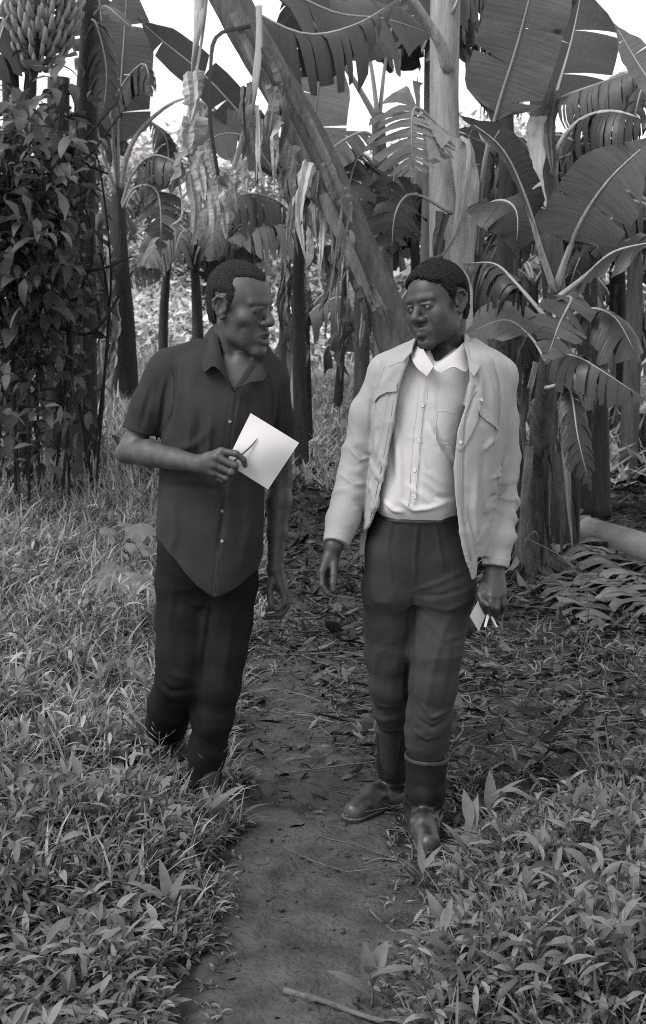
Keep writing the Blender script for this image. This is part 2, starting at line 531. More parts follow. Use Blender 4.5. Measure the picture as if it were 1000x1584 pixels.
def dry_strip(parent, pts, w, seed, name='dry_sheath', mat_=None, crumple=.25):
    """A peeling strip of sheath or a dead strap-like leaf stalk."""
    rs = np.random.RandomState(seed)
    n = 16
    sp = spline(np.asarray(pts, float), n)
    T, N, B = frames(sp)
    w = np.broadcast_to(w, (n,)) if np.ndim(w) == 0 else spline(np.asarray(w, float)[:, None], n)[:, 0]
    tw = np.cumsum(rs.normal(0, .10 + .25 * crumple, n)) + (rs.uniform(-.6, .6) if crumple < .5 else rs.uniform(0, 6))
    side = np.cross(T, (0, -1.0, .1)); side /= np.maximum(np.linalg.norm(side, axis=1, keepdims=True), 1e-6)
    nn = np.cross(T, side)
    side, nn = side * np.cos(tw)[:, None] + nn * np.sin(tw)[:, None], nn * np.cos(tw)[:, None] - side * np.sin(tw)[:, None]
    t = np.linspace(0, 1, n)
    ww = w * (1 - (.96 if crumple > .2 else .3) * t ** 3)
    rows = []
    for f, g in ((-1, .5), (-.45, -.25), (0, .25), (.5, -.2), (1, .55)):
        edge = 1 + (np.interp(t, np.linspace(0, 1, 6), rs.uniform(-.7, .5, 6)) * min(crumple * 2, 1) if abs(f) == 1 else 0)
        rows.append(sp + side * (ww * f * edge)[:, None] + nn * (ww * g * (.5 + crumple))[:, None] + rs.normal(0, 1, (n, 3)) * (ww * crumple * .10)[:, None])
    V = np.stack(rows, 1).reshape(-1, 3)
    i, j = np.meshgrid(np.arange(n - 1), np.arange(4), indexing='ij')
    a = (i * 5 + j).ravel()
    return obj(name, V, np.stack([a, a + 1, a + 6, a + 5], -1), mat_ or DRY, parent, smooth=crumple < .3)

def plant_root(name, label, cat, px, Y, group=None):
    x = P(px, 600, Y)[0]
    return empty(name, (x, Y, float(ground_z(x, Y)) - .03), label, cat, group)

def ground_pt(px, Y, dz=-.03):
    x = P(px, 600, Y)[0]
    return np.array((x, Y, float(ground_z(x, Y)) + dz))

def stem_from(px, Y, rest, radii_px, seed, mat_, root, k=16):
    pts = [ground_pt(px, Y)] + PX(rest)
    rad = [r * p[1] / FPX for r, p in zip(radii_px, pts)]
    V, Q = trunk_mesh(pts, rad, seed, k, .35 if k == 20 else 1.0)
    return obj('trunk', V, Q, mat_, root)

BAN = 'banana plants of the grove'
rnd = random.Random(5)

# ---- the thick leaning stem behind the men
t = plant_root('banana_plant', 'thick banana stem leaning far to the left, hung with dead stalks and peeling sheaths', 'banana plant', 715, 6.6, BAN)
stem_from(715, 6.6, [(668, 700, 6.65), (612, 520, 6.75), (560, 400, 6.8), (500, 262, 6.9), (455, 172, 7.0), (392, 66, 7.1), (325, -60, 7.2)], [33, 33, 31, 31, 30, 28, 28, 29], 3, STEM, t, 20)
k = 0
for pts, w, mt in (
        ([(400, 8, 6.9), (399, 90, 6.85), (386, 180, 6.85), (362, 262, 6.85)], .017, STEM_PALE), ([(388, 40, 6.95), (336, 55, 6.9), (325, 110, 6.85), (325, 190, 6.85), (338, 272, 6.85)], .012, STEM_DARK),
        ([(436, 135, 6.8), (442, 195, 6.75), (420, 264, 6.75)], .016, STEM), ([(402, 170, 6.9), (399, 225, 6.85), (397, 285, 6.85)], .011, STEM),
        ([(410, 70, 6.85), (436, 110, 6.8), (440, 150, 6.8), (430, 190, 6.8)], .040, DRY),         ([(478, 250, 6.7), (470, 285, 6.65), (464, 330, 6.65), (472, 400, 6.65)], .040, STEM_PALE),
        ([(468, 255, 6.7), (452, 320, 6.65), (444, 390, 6.65)], .028, DRY), ([(540, 340, 6.6), (526, 420, 6.6), (520, 500, 6.6)], .007, DRY),
        ([(532, 300, 6.6), (520, 390, 6.6), (508, 470, 6.6)], .006, DRY), ([(560, 430, 6.6), (570, 470, 6.55), (574, 520, 6.55)], .040, STEM_DARK),
        ([(566, 436, 6.6), (590, 470, 6.55), (604, 515, 6.55)], .030, STEM), ([(505, 250, 6.7), (525, 300, 6.65), (545, 345, 6.6)], .05, DRY)):
    k += 1
    dry_strip(t, PX(pts), w, 40 + k, 'dead_stalk' if w < .02 else 'dry_sheath', mt, .12 if w < .02 else .35)

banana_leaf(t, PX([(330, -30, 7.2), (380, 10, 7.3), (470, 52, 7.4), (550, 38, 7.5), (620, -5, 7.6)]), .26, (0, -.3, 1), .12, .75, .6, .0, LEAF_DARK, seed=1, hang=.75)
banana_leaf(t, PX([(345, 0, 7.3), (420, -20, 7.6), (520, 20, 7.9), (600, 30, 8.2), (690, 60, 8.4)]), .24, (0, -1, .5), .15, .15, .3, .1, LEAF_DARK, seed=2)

# ---- dead leaf hanging from the top between the left crown and the leaning stem
for i in range(26):
    f = rnd.uniform(.05, .95)
    x0 = 372 + f * 215 + rnd.uniform(-34, 22); y0 = 60 + f * 400 + rnd.uniform(-10, 30)
    L_ = rnd.uniform(40, 120)
    dry_strip(t, PX([(x0, y0, 6.72), (x0 + rnd.uniform(-8, 8), y0 + L_ * .5, 6.66), (x0 + rnd.uniform(-12, 10), y0 + L_, 6.66)]), rnd.uniform(.006, .035), 610 + i, 'dry_leaf', (DRY, DRY_PALE, STEM)[i % 3], .4)
for i, (pts, w) in enumerate((([(372, 60, 6.96), (425, 150, 6.86), (470, 240, 6.76), (512, 330, 6.68), (548, 410, 6.6)], .022), ([(360, 20, 6.98), (402, 110, 6.88), (446, 210, 6.8)], .02), ([(500, 300, 6.68), (540, 390, 6.6), (582, 480, 6.55)], .03), ([(420, 70, 6.98), (462, 160, 6.86), (506, 250, 6.76)], .030))):
    dry_strip(t, PX(pts), w, 560 + i, 'sheath', STEM, .12)
for i, (pts, w) in enumerate((([(318, -40, 7.7), (312, 30, 7.6), (301, 90, 7.55), (296, 130, 7.5)], .013), ([(304, -40, 7.7), (303, 40, 7.6), (299, 100, 7.55), (296, 135, 7.5)], .013),
                              ([(311, -40, 7.65), (308, 40, 7.6), (298, 120, 7.55)], .012), ([(321, -40, 7.7), (318, 20, 7.65), (306, 100, 7.6), (285, 200, 7.5)], .008))):
    dry_strip(t, PX(pts), w, 70 + i, 'dead_stalk', STEM_PALE, .08)
for i, (pts, w) in enumerate((([(298, 110, 7.5), (300, 150, 7.45), (294, 190, 7.4)], .05), ([(292, 150, 7.45), (312, 172, 7.45), (298, 200, 7.4)], .04), ([(296, 180, 7.45), (290, 215, 7.4), (296, 245, 7.4)], .075), ([(280, 235, 7.45), (272, 270, 7.4), (262, 300, 7.4)], .065),
                              ([(300, 235, 7.4), (312, 270, 7.4), (318, 310, 7.4)], .05), ([(312, 225, 7.4), (328, 262, 7.4), (338, 300, 7.4)], .045), ([(318, 280, 7.4), (335, 320, 7.4), (330, 372, 7.4)], .05), ([(300, 270, 7.4), (305, 320, 7.4), (298, 380, 7.4)], .04),
                              ([(335, 300, 7.4), (348, 330, 7.4), (350, 370, 7.4)], .045), ([(365, 240, 7.4), (378, 270, 7.4), (382, 300, 7.4)], .035), ([(345, 270, 7.45), (360, 290, 7.4), (366, 330, 7.4)], .04), ([(275, 270, 7.4), (282, 330, 7.4), (262, 350, 7.4)], .012))):
    dry_strip(t, PX(pts), w, 90 + i, 'dry_leaf', DRY_PALE, .38)

# ---- upright stem behind the man in the jacket
t = plant_root('banana_plant', 'tall upright banana stem rising straight behind the head of the jacketed man', 'banana plant', 706, 7.6, BAN)
stem_from(706, 7.6, [(700, 700, 7.7), (694, 420, 7.75), (690, 300, 7.8), (688, 150, 7.85), (690, -60, 7.9)], [36, 32, 28, 25, 22, 23], 9, STEM_PALE, t, 20)
dry_strip(t, PX([(718, 215, 7.6), (722, 300, 7.55), (716, 420, 7.55), (720, 560, 7.5)]), .065, 120, 'dry_sheath', STEM_PALE, .2)
dry_strip(t, PX([(690, 330, 7.6), (678, 380, 7.55), (672, 430, 7.55)]), .04, 121, 'dry_sheath', STEM, .3)
dry_strip(t, PX([(712, 212, 7.6), (726, 232, 7.55), (716, 330, 7.5), (690, 390, 7.5), (665, 400, 7.5)]), .012, 122, 'dead_stalk', STEM_PALE, .1)
dry_strip(t, PX([(650, 178, 7.6), (662, 200, 7.55), (672, 240, 7.55)]), .045, 123, 'dry_sheath', STEM, .3)
V, Q = tube(spline(PX([(693, 110, 7.8), (682, 70, 7.75), (662, 35, 7.7), (632, -12, 7.6)]), 10), np.linspace(.036, .018, 10), 8)
obj('leaf_stalk', V, Q, STEM_PALE, t)
banana_leaf(t, PX([(676, 195, 7.55), (655, 172, 7.45), (640, 170, 7.4), (637, 215, 7.35), (641, 285, 7.35)]), .235, (.1, -1, .2), .28, .84, .2, .1, LEAF_PALE, seed=6)
banana_leaf(t, PX([(700, 330, 7.6), (640, 300, 7.5), (612, 330, 7.4), (606, 400, 7.4)]), .16, (.1, -1, .2), .2, .6, .2, .1, LEAF_DARK, seed=7)
banana_leaf(t, PX([(700, 20, 7.8), (730, -40, 7.7), (770, -60, 7.6), (830, 40, 7.6)]), .30, (0, -.6, 1), .15, .7, .4, 0, LEAF_DARK, seed=8, hang=.6)

# ---- young plant whose stalks fan out left of it
t = plant_root('banana_plant', 'young banana plant with fanned stalks between the leaning and the upright stem', 'banana plant', 598, 8.6, BAN)
stem_from(598, 8.6, [(595, 520, 8.6), (590, 330, 8.6), (586, 175, 8.6)], [18, 16, 13, 10], 11, STEM, t, 12)
banana_leaf(t, PX([(586, 190, 8.6), (545, 120, 8.5), (495, 50, 8.4), (440, -30, 8.3)]), .26, (0, -1, .4), .45, .1, .2, .1, LEAF_DARK, rib=.024, seed=12)
banana_leaf(t, PX([(585, 185, 8.6), (574, 100, 8.6), (552, 0, 8.6), (540, -60, 8.6)]), .30, (.1, -1, .1), .40, .12, .1, .1, LEAF, rib=.022, seed=13)
banana_leaf(t, PX([(587, 185, 8.6), (596, 100, 8.7), (612, 20, 8.8), (640, -60, 8.9)]), .30, (0, -1, .2), .42, .15, .1, .1, LEAF_DARK, rib=.020, seed=14)
banana_leaf(t, PX([(584, 215, 8.6), (560, 205, 8.4), (520, 225, 8.3), (478, 262, 8.2)]), .15, (0, -.6, 1), .25, .2, .3, .1, LEAF, rib=.014, seed=15)
banana_leaf(t, PX([(584, 260, 8.6), (556, 240, 8.4), (540, 300, 8.2), (548, 380, 8.2)]), .18, (0, -1, .2), .25, .45, .2, .1, LEAF_DARK, rib=.014, seed=16)
banana_leaf(t, PX([(588, 400, 8.5), (600, 330, 8.3), (608, 290, 8.2), (612, 240, 8.2)]), .15, (-.2, -1, .2), .1, .35, .2, .2, LEAF, rib=.013, seed=17)

# ---- pale translucent leaf against the sky, left of it
t = plant_root('banana_plant', 'banana plant with one broad pale leaf glowing beside the leaning stem', 'banana plant', 468, 10.0, BAN)
stem_from(468, 10.0, [(462, 480, 10), (466, 330, 10)], [12, 10, 8], 13, STEM_DARK, t, 10)
banana_leaf(t, PX([(466, 340, 10), (476, 270, 9.8), (490, 160, 9.6), (506, 30, 9.5)]), .22, (-.1, -1, .1), .22, .04, .05, .05, LEAF_PALE, rib=.014, seed=20)
banana_leaf(t, PX([(464, 340, 10), (420, 240, 9.8), (330, 130, 9.6), (250, 62, 9.5), (212, 28, 9.4)]), .15, (.2, -1, .6), .12, .05, .1, .15, LEAF_DARK, rib=.016, seed=21, tip=.12)
banana_leaf(t, PX([(462, 345, 10), (420, 260, 9.7), (375, 210, 9.6), (325, 215, 9.5), (290, 262, 9.4)]), .19, (.2, -1, .5), .2, .08, .1, .15, LEAF, rib=.014, seed=22)
banana_leaf(t, PX([(466, 350, 10), (430, 312, 9.8), (380, 300, 9.5), (330, 330, 9.4)]), .25, (0, -.5, 1), .2, .7, .5, .0, LEAF, rib=.012, seed=23, hang=.6)
banana_leaf(t, PX([(466, 350, 10), (440, 350, 9.7), (400, 345, 9.5), (352, 372, 9.4)]), .22, (0, -.7, 1), .2, .7, .4, .0, LEAF_PALE, rib=.012, seed=24, hang=.4)

# ---- slim dead stems in the middle distance
for i, (px, Y, lean, r, lb, mt) in enumerate((
        (436, 11.5, 4, 8, 'slim dark stem just right of the head of the man in the dark shirt', STEM_DARK), (474, 11.0, -3, 9, 'dead banana stem wrapped in ragged dry sheaths, left of the leaning stem', STEM_DARK),
        (455, 12.2, 3, 6, 'thin pale dead stem between two dark ones in the middle distance', STEM_PALE), (522, 12.5, 8, 6, 'thin vine-hung stem beside the shoulder of the jacket', STEM_DARK))):
    t = plant_root('dead_banana_tree', lb, 'dead stem', px, Y, 'dead stems standing in the middle distance')
    stem_from(px, Y, [(px + lean, 520, Y), (px + lean * 2, 380, Y), (px + lean * 3, 290, Y)], [r * 1.3, r, r * .9, r * .7], 30 + i, mt, t, 10)
    for j in range(9):
        y0 = rnd.uniform(290, 520); x0 = px + lean * 2 + rnd.uniform(-8, 8)
        dry_strip(t, PX([(x0, y0, Y - .12), (x0 + rnd.uniform(-14, 14), y0 + 40, Y - .2), (x0 + rnd.uniform(-12, 12), y0 + rnd.uniform(70, 120), Y - .16)]), rnd.uniform(.02, .055), 200 + i * 20 + j, 'dry_sheath', DRY_PALE if j % 3 == 0 else DRY, .5)

# ---- large leaf and stem at the upper right
t = plant_root('banana_plant', 'banana plant with a huge smooth back-lit leaf beside the upright stem', 'banana plant', 748, 7.9, BAN)
stem_from(748, 7.9, [(744, 560, 7.9), (736, 380, 7.8), (742, 310, 7.7)], [16, 13, 11, 9], 15, STEM, t, 12)
banana_leaf(t, PX([(740, 330, 7.7), (752, 240, 7.5), (772, 160, 7.4), (800, 70, 7.3), (826, -30, 7.2), (840, -90, 7.2)]), .215, (-.1, -1, .15), .30, .05, .05, .08, LEAF, rib=.018, seed=30)
banana_leaf(t, PX([(736, 400, 7.8), (745, 330, 7.6), (775, 310, 7.3), (800, 330, 7.2), (798, 400, 7.2)]), .17, (.2, -1, .3), .3, .1, .3, .1, LEAF_DARK, rib=.014, seed=31)
banana_leaf(t, PX([(742, 400, 7.8), (728, 300, 7.9), (722, 230, 8.0), (735, 190, 8.1)]), .13, (.2, -1, .3), .3, .1, .2, .1, LEAF, rib=.012, seed=32)

# ---- stem right of that, stalks arching right
t = plant_root('banana_plant', 'knobbly upright banana stem at the right with an arching stalk and ragged hanging leaves', 'banana plant', 884, 8.1, BAN)
stem_from(884, 8.1, [(872, 640, 7.9), (858, 440, 7.6), (848, 300, 7.6), (838, 170, 7.6), (842, 90, 7.6), (868, 30, 7.5), (905, -30, 7.4)], [24, 21, 18, 18, 17, 13, 8, 6], 17, STEM, t, 16)
dry_strip(t, PX([(830, 180, 7.4), (828, 260, 7.4), (838, 340, 7.35)]), .05, 301, 'dry_sheath', STEM_PALE, .2)
dry_strip(t, PX([(858, 140, 7.4), (850, 200, 7.4), (856, 270, 7.35)]), .035, 302, 'dry_sheath', DRY, .3)
banana_leaf(t, PX([(856, 270, 7.5), (866, 225, 7.4), (900, 185, 7.2), (950, 172, 7.0), (1010, 190, 6.9)]), .24, (0, -.4, 1), .42, .8, .5, .0, LEAF_DARK, rib=.026, seed=40, hang=.75, rib_mat=STEM_PALE)
banana_leaf(t, PX([(850, 170, 7.6), (872, 150, 7.4), (930, 128, 7.2), (1020, 95, 7.0)]), .20, (0, -.4, 1), .25, .88, .5, .0, LEAF, rib=.014, seed=41, hang=.85)
banana_leaf(t, PX([(846, 200, 7.6), (862, 140, 7.8), (885, 60, 8.0), (905, -40, 8.1)]), .255, (-.1, -1, .2), .16, .12, .1, .1, LEAF_DARK, rib=.016, seed=42)
banana_leaf(t, PX([(850, 250, 7.6), (880, 240, 7.4), (920, 215, 7.1), (1000, 225, 6.9)]), .16, (0, -.4, 1), .25, .8, .5, .0, LEAF_DARK, rib=.012, seed=43, hang=.7)
banana_leaf(t, PX([(846, 210, 7.6), (800, 150, 7.8), (770, 120, 8.0), (740, 110, 8.1)]), .18, (0, -.5, 1), .25, .8, .5, .0, LEAF_DARK, rib=.012, seed=44, hang=.6)
banana_leaf(t, PX([(1040, 170, 6.9), (1000, 118, 6.9), (975, 78, 6.9), (950, 35, 6.9)]), .085, (.2, -1, .4), .05, .03, .1, .3, LEAF_PALE, rib=.010, seed=45)

# ---- the nearer plant with a V of pale stalks
t = plant_root('banana_plant', 'nearer banana plant with a V of pale stalks and a large grey leaf', 'banana plant', 828, 7.6, BAN)
stem_from(828, 7.6, [(834, 720, 7.3), (848, 570, 6.9), (859, 440, 6.62)], [30, 20, 15, 10], 19, STEM, t, 16)
banana_leaf(t, PX([(858, 450, 6.6), (836, 385, 6.5), (812, 305, 6.4), (775, 228, 6.3), (708, 176, 6.2)]), .105, (.55, -.7, .35), .36, .05, .2, .55, LEAF_DARK, rib=.020, seed=50, rib_mat=STEM_PALE)
banana_leaf(t, PX([(860, 445, 6.6), (880, 388, 6.5), (900, 340, 6.4), (945, 275, 6.25), (1020, 205, 6.1)]), .185, (.05, -1, .35), .26, .06, .15, .12, LEAF, rib=.020, seed=51, rib_mat=STEM_PALE)
banana_leaf(t, PX([(862, 462, 6.6), (905, 428, 6.4), (950, 390, 6.2), (1020, 372, 6.0)]), .16, (0, -.8, .8), .34, .25, .3, .1, LEAF_DARK, rib=.018, seed=52, rib_mat=STEM_PALE)
banana_leaf(t, PX([(862, 465, 6.6), (884, 462, 6.4), (866, 500, 6.2), (843, 566, 6.15)]), .125, (.1, -1, .2), .18, .68, .1, .1, LEAF, rib=.012, seed=53)
banana_leaf(t, PX([(856, 480, 6.6), (870, 540, 6.4), (910, 560, 6.2), (1010, 625, 6.1)]), .14, (0, -.6, 1), .2, .72, .4, .0, LEAF_DARK, rib=.010, seed=54, hang=.5)
banana_leaf(t, PX([(852, 500, 6.6), (800, 440, 6.7), (765, 408, 6.9), (716, 408, 7.0)]), .20, (0, -.4, 1), .25, .72, .5, .0, LEAF_DARK, rib=.012, seed=55, hang=.6)
banana_leaf(t, PX([(846, 560, 6.6), (820, 520, 6.8), (780, 495, 7.0), (715, 520, 7.1)]), .14, (.1, -1, .4), .3, .06, .2, .1, LEAF, rib=.010, seed=56)
banana_leaf(t, PX([(850, 520, 6.6), (900, 480, 6.5), (950, 490, 6.3), (990, 560, 6.2)]), .17, (.2, -.8, .6), .3, .4, .4, .0, LEAF_DARK, rib=.012, seed=57, hang=.3)
banana_leaf(t, PX([(844, 600, 6.5), (880, 600, 6.3), (895, 680, 6.2), (915, 760, 6.2)]), .10, (.2, -1, .3), .2, .6, .3, .0, LEAF_DARK, rib=.010, seed=58, hang=.3)
for i, (x0, y0, x1, y1, w) in enumerate(((815, 600, 798, 810, .022), (842, 640, 850, 862, .024), (868, 620, 886, 850, .020), (822, 690, 808, 880, .020), (856, 700, 868, 880, .026), (886, 680, 894, 840, .022), (830, 560, 800, 700, .014),
                                         (808, 640, 822, 880, .012), (876, 640, 862, 800, .010), (834, 740, 838, 890, .016))):
    dry_strip(t, PX([(x0, y0, 7.15), ((x0 + x1) / 2 + rnd.uniform(-8, 8), (y0 + y1) / 2, 7.2), (x1, y1, 7.3)]), w * 1.15, 330 + i, 'dry_sheath', (STEM, STEM_DARK, STEM_PALE, DRY)[i % 4], .25)

bs = np.array(t.location)
for i in range(22):                                              # rotted sheaths slumped round its foot
    a = rnd.uniform(0, 6.28); q = np.array((math.cos(a), math.sin(a), 0))
    dry_strip(t, [bs + q * .09 + (0, 0, rnd.uniform(.12, .35)), bs + q * .15 + (0, 0, .12), bs + q * rnd.uniform(.22, .42) + (rnd.uniform(-.06, .06), 0, .035)], rnd.uniform(.02, .05), 660 + i, 'dry_sheath', (DRY, STEM_DARK, STEM)[i % 3], .35)
for i, (px, Y, top, r, lb, mt) in enumerate((
        (926, 8.9, (903, 470), 21, 'dark leaning banana stem behind the fallen log at the right', STEM_DARK), (884, 8.0, (876, 620), 15, 'short cut banana stump among dry sheaths at the foot of the right-hand plant', STEM_DARK),
        (985, 10.2, (992, 640), 9, 'slim dark stem at the right edge behind the fallen log', STEM_DARK), (800, 8.6, (778, 440), 15, 'dark banana stem half hidden behind the sleeve of the jacket', STEM_DARK),
        (960, 10.5, (955, 420), 14, 'tall dark stem at the far right under ragged leaves', STEM_DARK))):
    t = plant_root('bare_banana_tree', lb, 'banana stem', px, Y, 'bare banana stems at the right')
    stem_from(px, Y, [((px + top[0]) / 2 + 3, (700 + top[1]) / 2, Y), (top[0], top[1], Y)], [r * 1.25, r, r * .85], 50 + i, mt, t, 14)
    for j in range(5):
        x0 = top[0] + (px - top[0]) * rnd.random() + rnd.uniform(-r, r) * .7; y0 = rnd.uniform(top[1], 640)
        dry_strip(t, PX([(x0, y0, Y - .2), (x0 + rnd.uniform(-6, 8), y0 + 60, Y - .24), (x0 + rnd.uniform(-6, 12), y0 + rnd.uniform(90, 150), Y - .22)]), rnd.uniform(.02, .05), 400 + i * 10 + j, 'dry_sheath', DRY if j % 2 else mt, .35)

# ---- left: the slender plant with arching stalks
t = plant_root('banana_plant', 'slender banana plant at the left with one wide upright leaf and a pale arching stalk', 'banana plant', 192, 12.0, BAN)
stem_from(192, 12.0, [(190, 500, 12), (184, 380, 12), (184, 290, 12)], [24, 19, 14, 10], 21, STEM_DARK, t, 14)
banana_leaf(t, PX([(184, 300, 12), (184, 200, 11.8), (190, 90, 11.6), (200, -60, 11.5)]), .25, (.1, -1, .1), .22, .06, .05, .05, LEAF, rib=.020, seed=60)
banana_leaf(t, PX([(185, 300, 12), (200, 232, 11.8), (232, 186, 11.6), (285, 152, 11.4), (330, 170, 11.2), (350, 230, 11.1)]), .20, (0, -.5, 1), .62, .5, .5, .0, LEAF_DARK, rib=.030, seed=61, hang=.5, rib_mat=STEM_PALE)
banana_leaf(t, PX([(183, 300, 12), (176, 220, 11.8), (180, 150, 11.6), (222, 98, 11.4), (235, 150, 11.3)]), .20, (0, -.5, 1), .40, .75, .4, .0, LEAF_DARK, rib=.022, seed=62, hang=.7)
banana_leaf(t, PX([(184, 310, 12), (160, 240, 11.8), (145, 180, 11.7), (120, 150, 11.6)]), .22, (0, -.6, 1), .4, .6, .4, .0, LEAF_DARK, rib=.022, seed=63, hang=.5)
banana_leaf(t, PX([(185, 330, 12), (205, 270, 11.8), (240, 240, 11.6), (290, 260, 11.4)]), .20, (0, -.5, 1), .4, .75, .4, .0, LEAF_DARK, rib=.018, seed=64, hang=.6)
banana_leaf(t, PX([(185, 330, 12), (210, 290, 11.8), (245, 300, 11.6), (250, 400, 11.5)]), .20, (.1, -1, .2), .3, .85, .2, .0, LEAF_DARK, rib=.016, seed=65)
banana_leaf(t, PX([(184, 320, 12), (165, 130, 12.1), (160, 60, 12.2), (150, -40, 12.3)]), .25, (.1, -1, .1), .3, .3, .1, .0, LEAF_DARK, rib=.018, seed=66)
for j in range(14):
    x0 = 168 + rnd.uniform(-18, 8); y0 = rnd.uniform(370, 520)
    dry_strip(t, PX([(x0, y0, 11.8), (x0 + rnd.uniform(-14, 6), y0 + 45, 11.75), (x0 + rnd.uniform(-14, 8), y0 + rnd.uniform(80, 120), 11.75)]), rnd.uniform(.03, .08), 440 + j, 'dry_leaf', DRY_PALE if j % 2 else DRY, .5)

# ---- ragged plant between the gap and the man's head
t = plant_root('banana_plant', 'thin dark banana plant with comb-like ragged leaves in front of the pale hill', 'banana plant', 252, 14.5, BAN)
stem_from(252, 14.5, [(254, 480, 14.5), (262, 380, 14.5), (268, 320, 14.5)], [8, 7, 6, 5], 23, STEM_DARK, t, 10)
for i, (pts, hw, tt, mt) in enumerate((
        ([(268, 330, 14.5), (252, 300, 14.3), (246, 350, 14.2), (250, 420, 14.2)], .20, .9, LEAF_DARK), ([(268, 325, 14.5), (240, 290, 14.3), (205, 300, 14.2), (190, 340, 14.1)], .22, .85, LEAF_DARK),
        ([(268, 325, 14.5), (300, 290, 14.3), (350, 295, 14.2), (410, 350, 14.0)], .26, .8, LEAF), ([(268, 330, 14.5), (300, 330, 14.3), (330, 370, 14.2), (345, 430, 14.2)], .22, .8, LEAF_DARK),
        ([(268, 320, 14.5), (262, 250, 14.5), (255, 210, 14.4), (225, 180, 14.3)], .24, .7, LEAF_DARK), ([(266, 340, 14.5), (240, 400, 14.3), (205, 410, 14.2), (185, 440, 14.1)], .18, .85, LEAF),
        ([(268, 330, 14.5), (310, 350, 14.4), (370, 375, 14.2), (430, 425, 14.0)], .22, .75, LEAF_PALE))):
    banana_leaf(t, PX(pts), hw, (0, -.8, .6), .2, tt, .4, .0, mt, rib=.016, seed=70 + i, hang=.35)

# ---- left edge: stem carrying the bunch
t = plant_root('banana_plant', 'banana plant at the left edge carrying a heavy bunch of unripe fruit', 'banana plant', 120, 9.4, BAN)
stem_from(120, 9.4, [(126, 420, 9.4), (132, 200, 9.4), (140, 40, 9.4), (120, -70, 9.4)], [28, 22, 19, 16, 14], 25, STEM_DARK, t, 14)
V, Q = tube(spline(PX([(120, -70, 9.4), (85, -95, 9.2), (66, -40, 9.05), (56, 60, 9.0), (48, 120, 9.0), (44, 172, 9.0)]), 16), np.linspace(.07, .032, 16), 8, lump=.25, seed=4)
obj('fruit_stalk', V, Q, STEM_DARK, t)
bud = [tube(spline(PX([(44, 165, 9.0), (43, 185, 9.0), (44, 205, 9.0)]), 7), [.02, .045, .055, .055, .045, .025, .003], 8)]
obj('flower_bud', *bud[0], STEM_DARK, t)
hands = obj('bunch', *tube(PX([(66, -30, 9.02), (54, 96, 9.0)]), [.10, .05], 10), STEM, t)
def one_banana():
    c = spline([(0, 0, 0), (.035, 0, -.010), (.075, 0, .005), (.108, 0, .045), (.122, 0, .088), (.124, 0, .104)], 10)
    V, Q = tube(c, [.008, .013, .0185, .0205, .0205, .0195, .0175, .014, .008, .005], 7)
    me = mesh_np('banana', V, Q); me.materials.append(FRUIT)
    return me
bme = one_banana()
for hnum, (cx, cy, r, nn) in enumerate(((70, -26, .20, 19), (69, -4, .215, 20), (67, 17, .215, 20), (64, 37, .20, 19), (60, 56, .18, 18), (57, 74, .145, 16), (54, 90, .10, 13))):
    c = P(cx, cy, 9.01)
    for i in range(nn * 2 - 1):
        a = 2 * math.pi * (i / nn) + hnum * .4 + rnd.uniform(-.08, .08)
        o = bpy.data.objects.new('banana', bme); COL.objects.link(o); o.parent = hands
        up = .02 if i < nn else -.012
        pos = c + np.array((math.cos(a), math.sin(a), 0)) * (r * (.52 if i < nn else .64)) + (0, 0, up - .045)
        off = np.array(hands.location) + np.array(t.location)
        o.location = [float(q) for q in pos - off]
        s = rnd.uniform(.9, 1.1) * (.80 if hnum < 5 else .68)
        o.scale = (s, s * 1.05, s)
        o.rotation_euler = (0, (-.25 if i < nn else .1) + rnd.uniform(-.12, .12), a)
banana_leaf(t, PX([(122, -60, 9.4), (60, -60, 9.1), (10, 30, 8.9), (-20, 140, 8.8)]), .25, (.3, -.7, .7), .2, .6, .3, .0, LEAF_DARK, rib=.016, seed=80, hang=.4)
banana_leaf(t, PX([(140, 30, 9.4), (160, 10, 9.2), (178, 20, 9.0), (212, 50, 8.9)]), .07, (.3, -.7, .7), .2, .3, .3, .2, LEAF, rib=.012, seed=81)
banana_leaf(t, PX([(140, 30, 9.4), (150, 40, 9.2), (165, 110, 9.1), (158, 190, 9.0)]), .15, (.3, -.9, .4), .2, .8, .3, .0, LEAF_DARK, rib=.012, seed=82, hang=.3)
for i, (px, Y, top, r, lb, mt) in enumerate((
        (82, 9.6, (92, 120), 19, 'dark stem buried in vines under the banana bunch', STEM_DARK), (118, 9.0, (122, 400), 6, 'thin straight pale stem left of the slender banana plant', STEM),
        (30, 9.0, (14, 60), 15, 'dark stem at the left edge behind hanging vine leaves', STEM_DARK), (150, 10.5, (152, 330), 9, 'grey stem draped in dry leaves at the left', STEM))):
    t = plant_root('bare_banana_tree', lb, 'banana stem', px, Y, 'stems among the vines at the left')
    stem_from(px, Y, [((px + top[0]) / 2 + 2, (640 + top[1]) / 2, Y), (top[0], top[1], Y)], [r * 1.2, r, r * .85], 60 + i, mt, t, 12)
    for j in range(8):
        x0 = px + rnd.uniform(-r, r) * 1.1; y0 = rnd.uniform(max(top[1], 380), 560)
        dry_strip(t, PX([(x0, y0, Y - .2), (x0 + rnd.uniform(-10, 10), y0 + 40, Y - .26), (x0 + rnd.uniform(-12, 12), y0 + rnd.uniform(60, 110), Y - .24)]), rnd.uniform(.02, .06), 480 + i * 10 + j, 'dry_leaf', DRY_PALE if j % 3 == 0 else DRY if j % 3 == 1 else LEAF_DARK, .5)

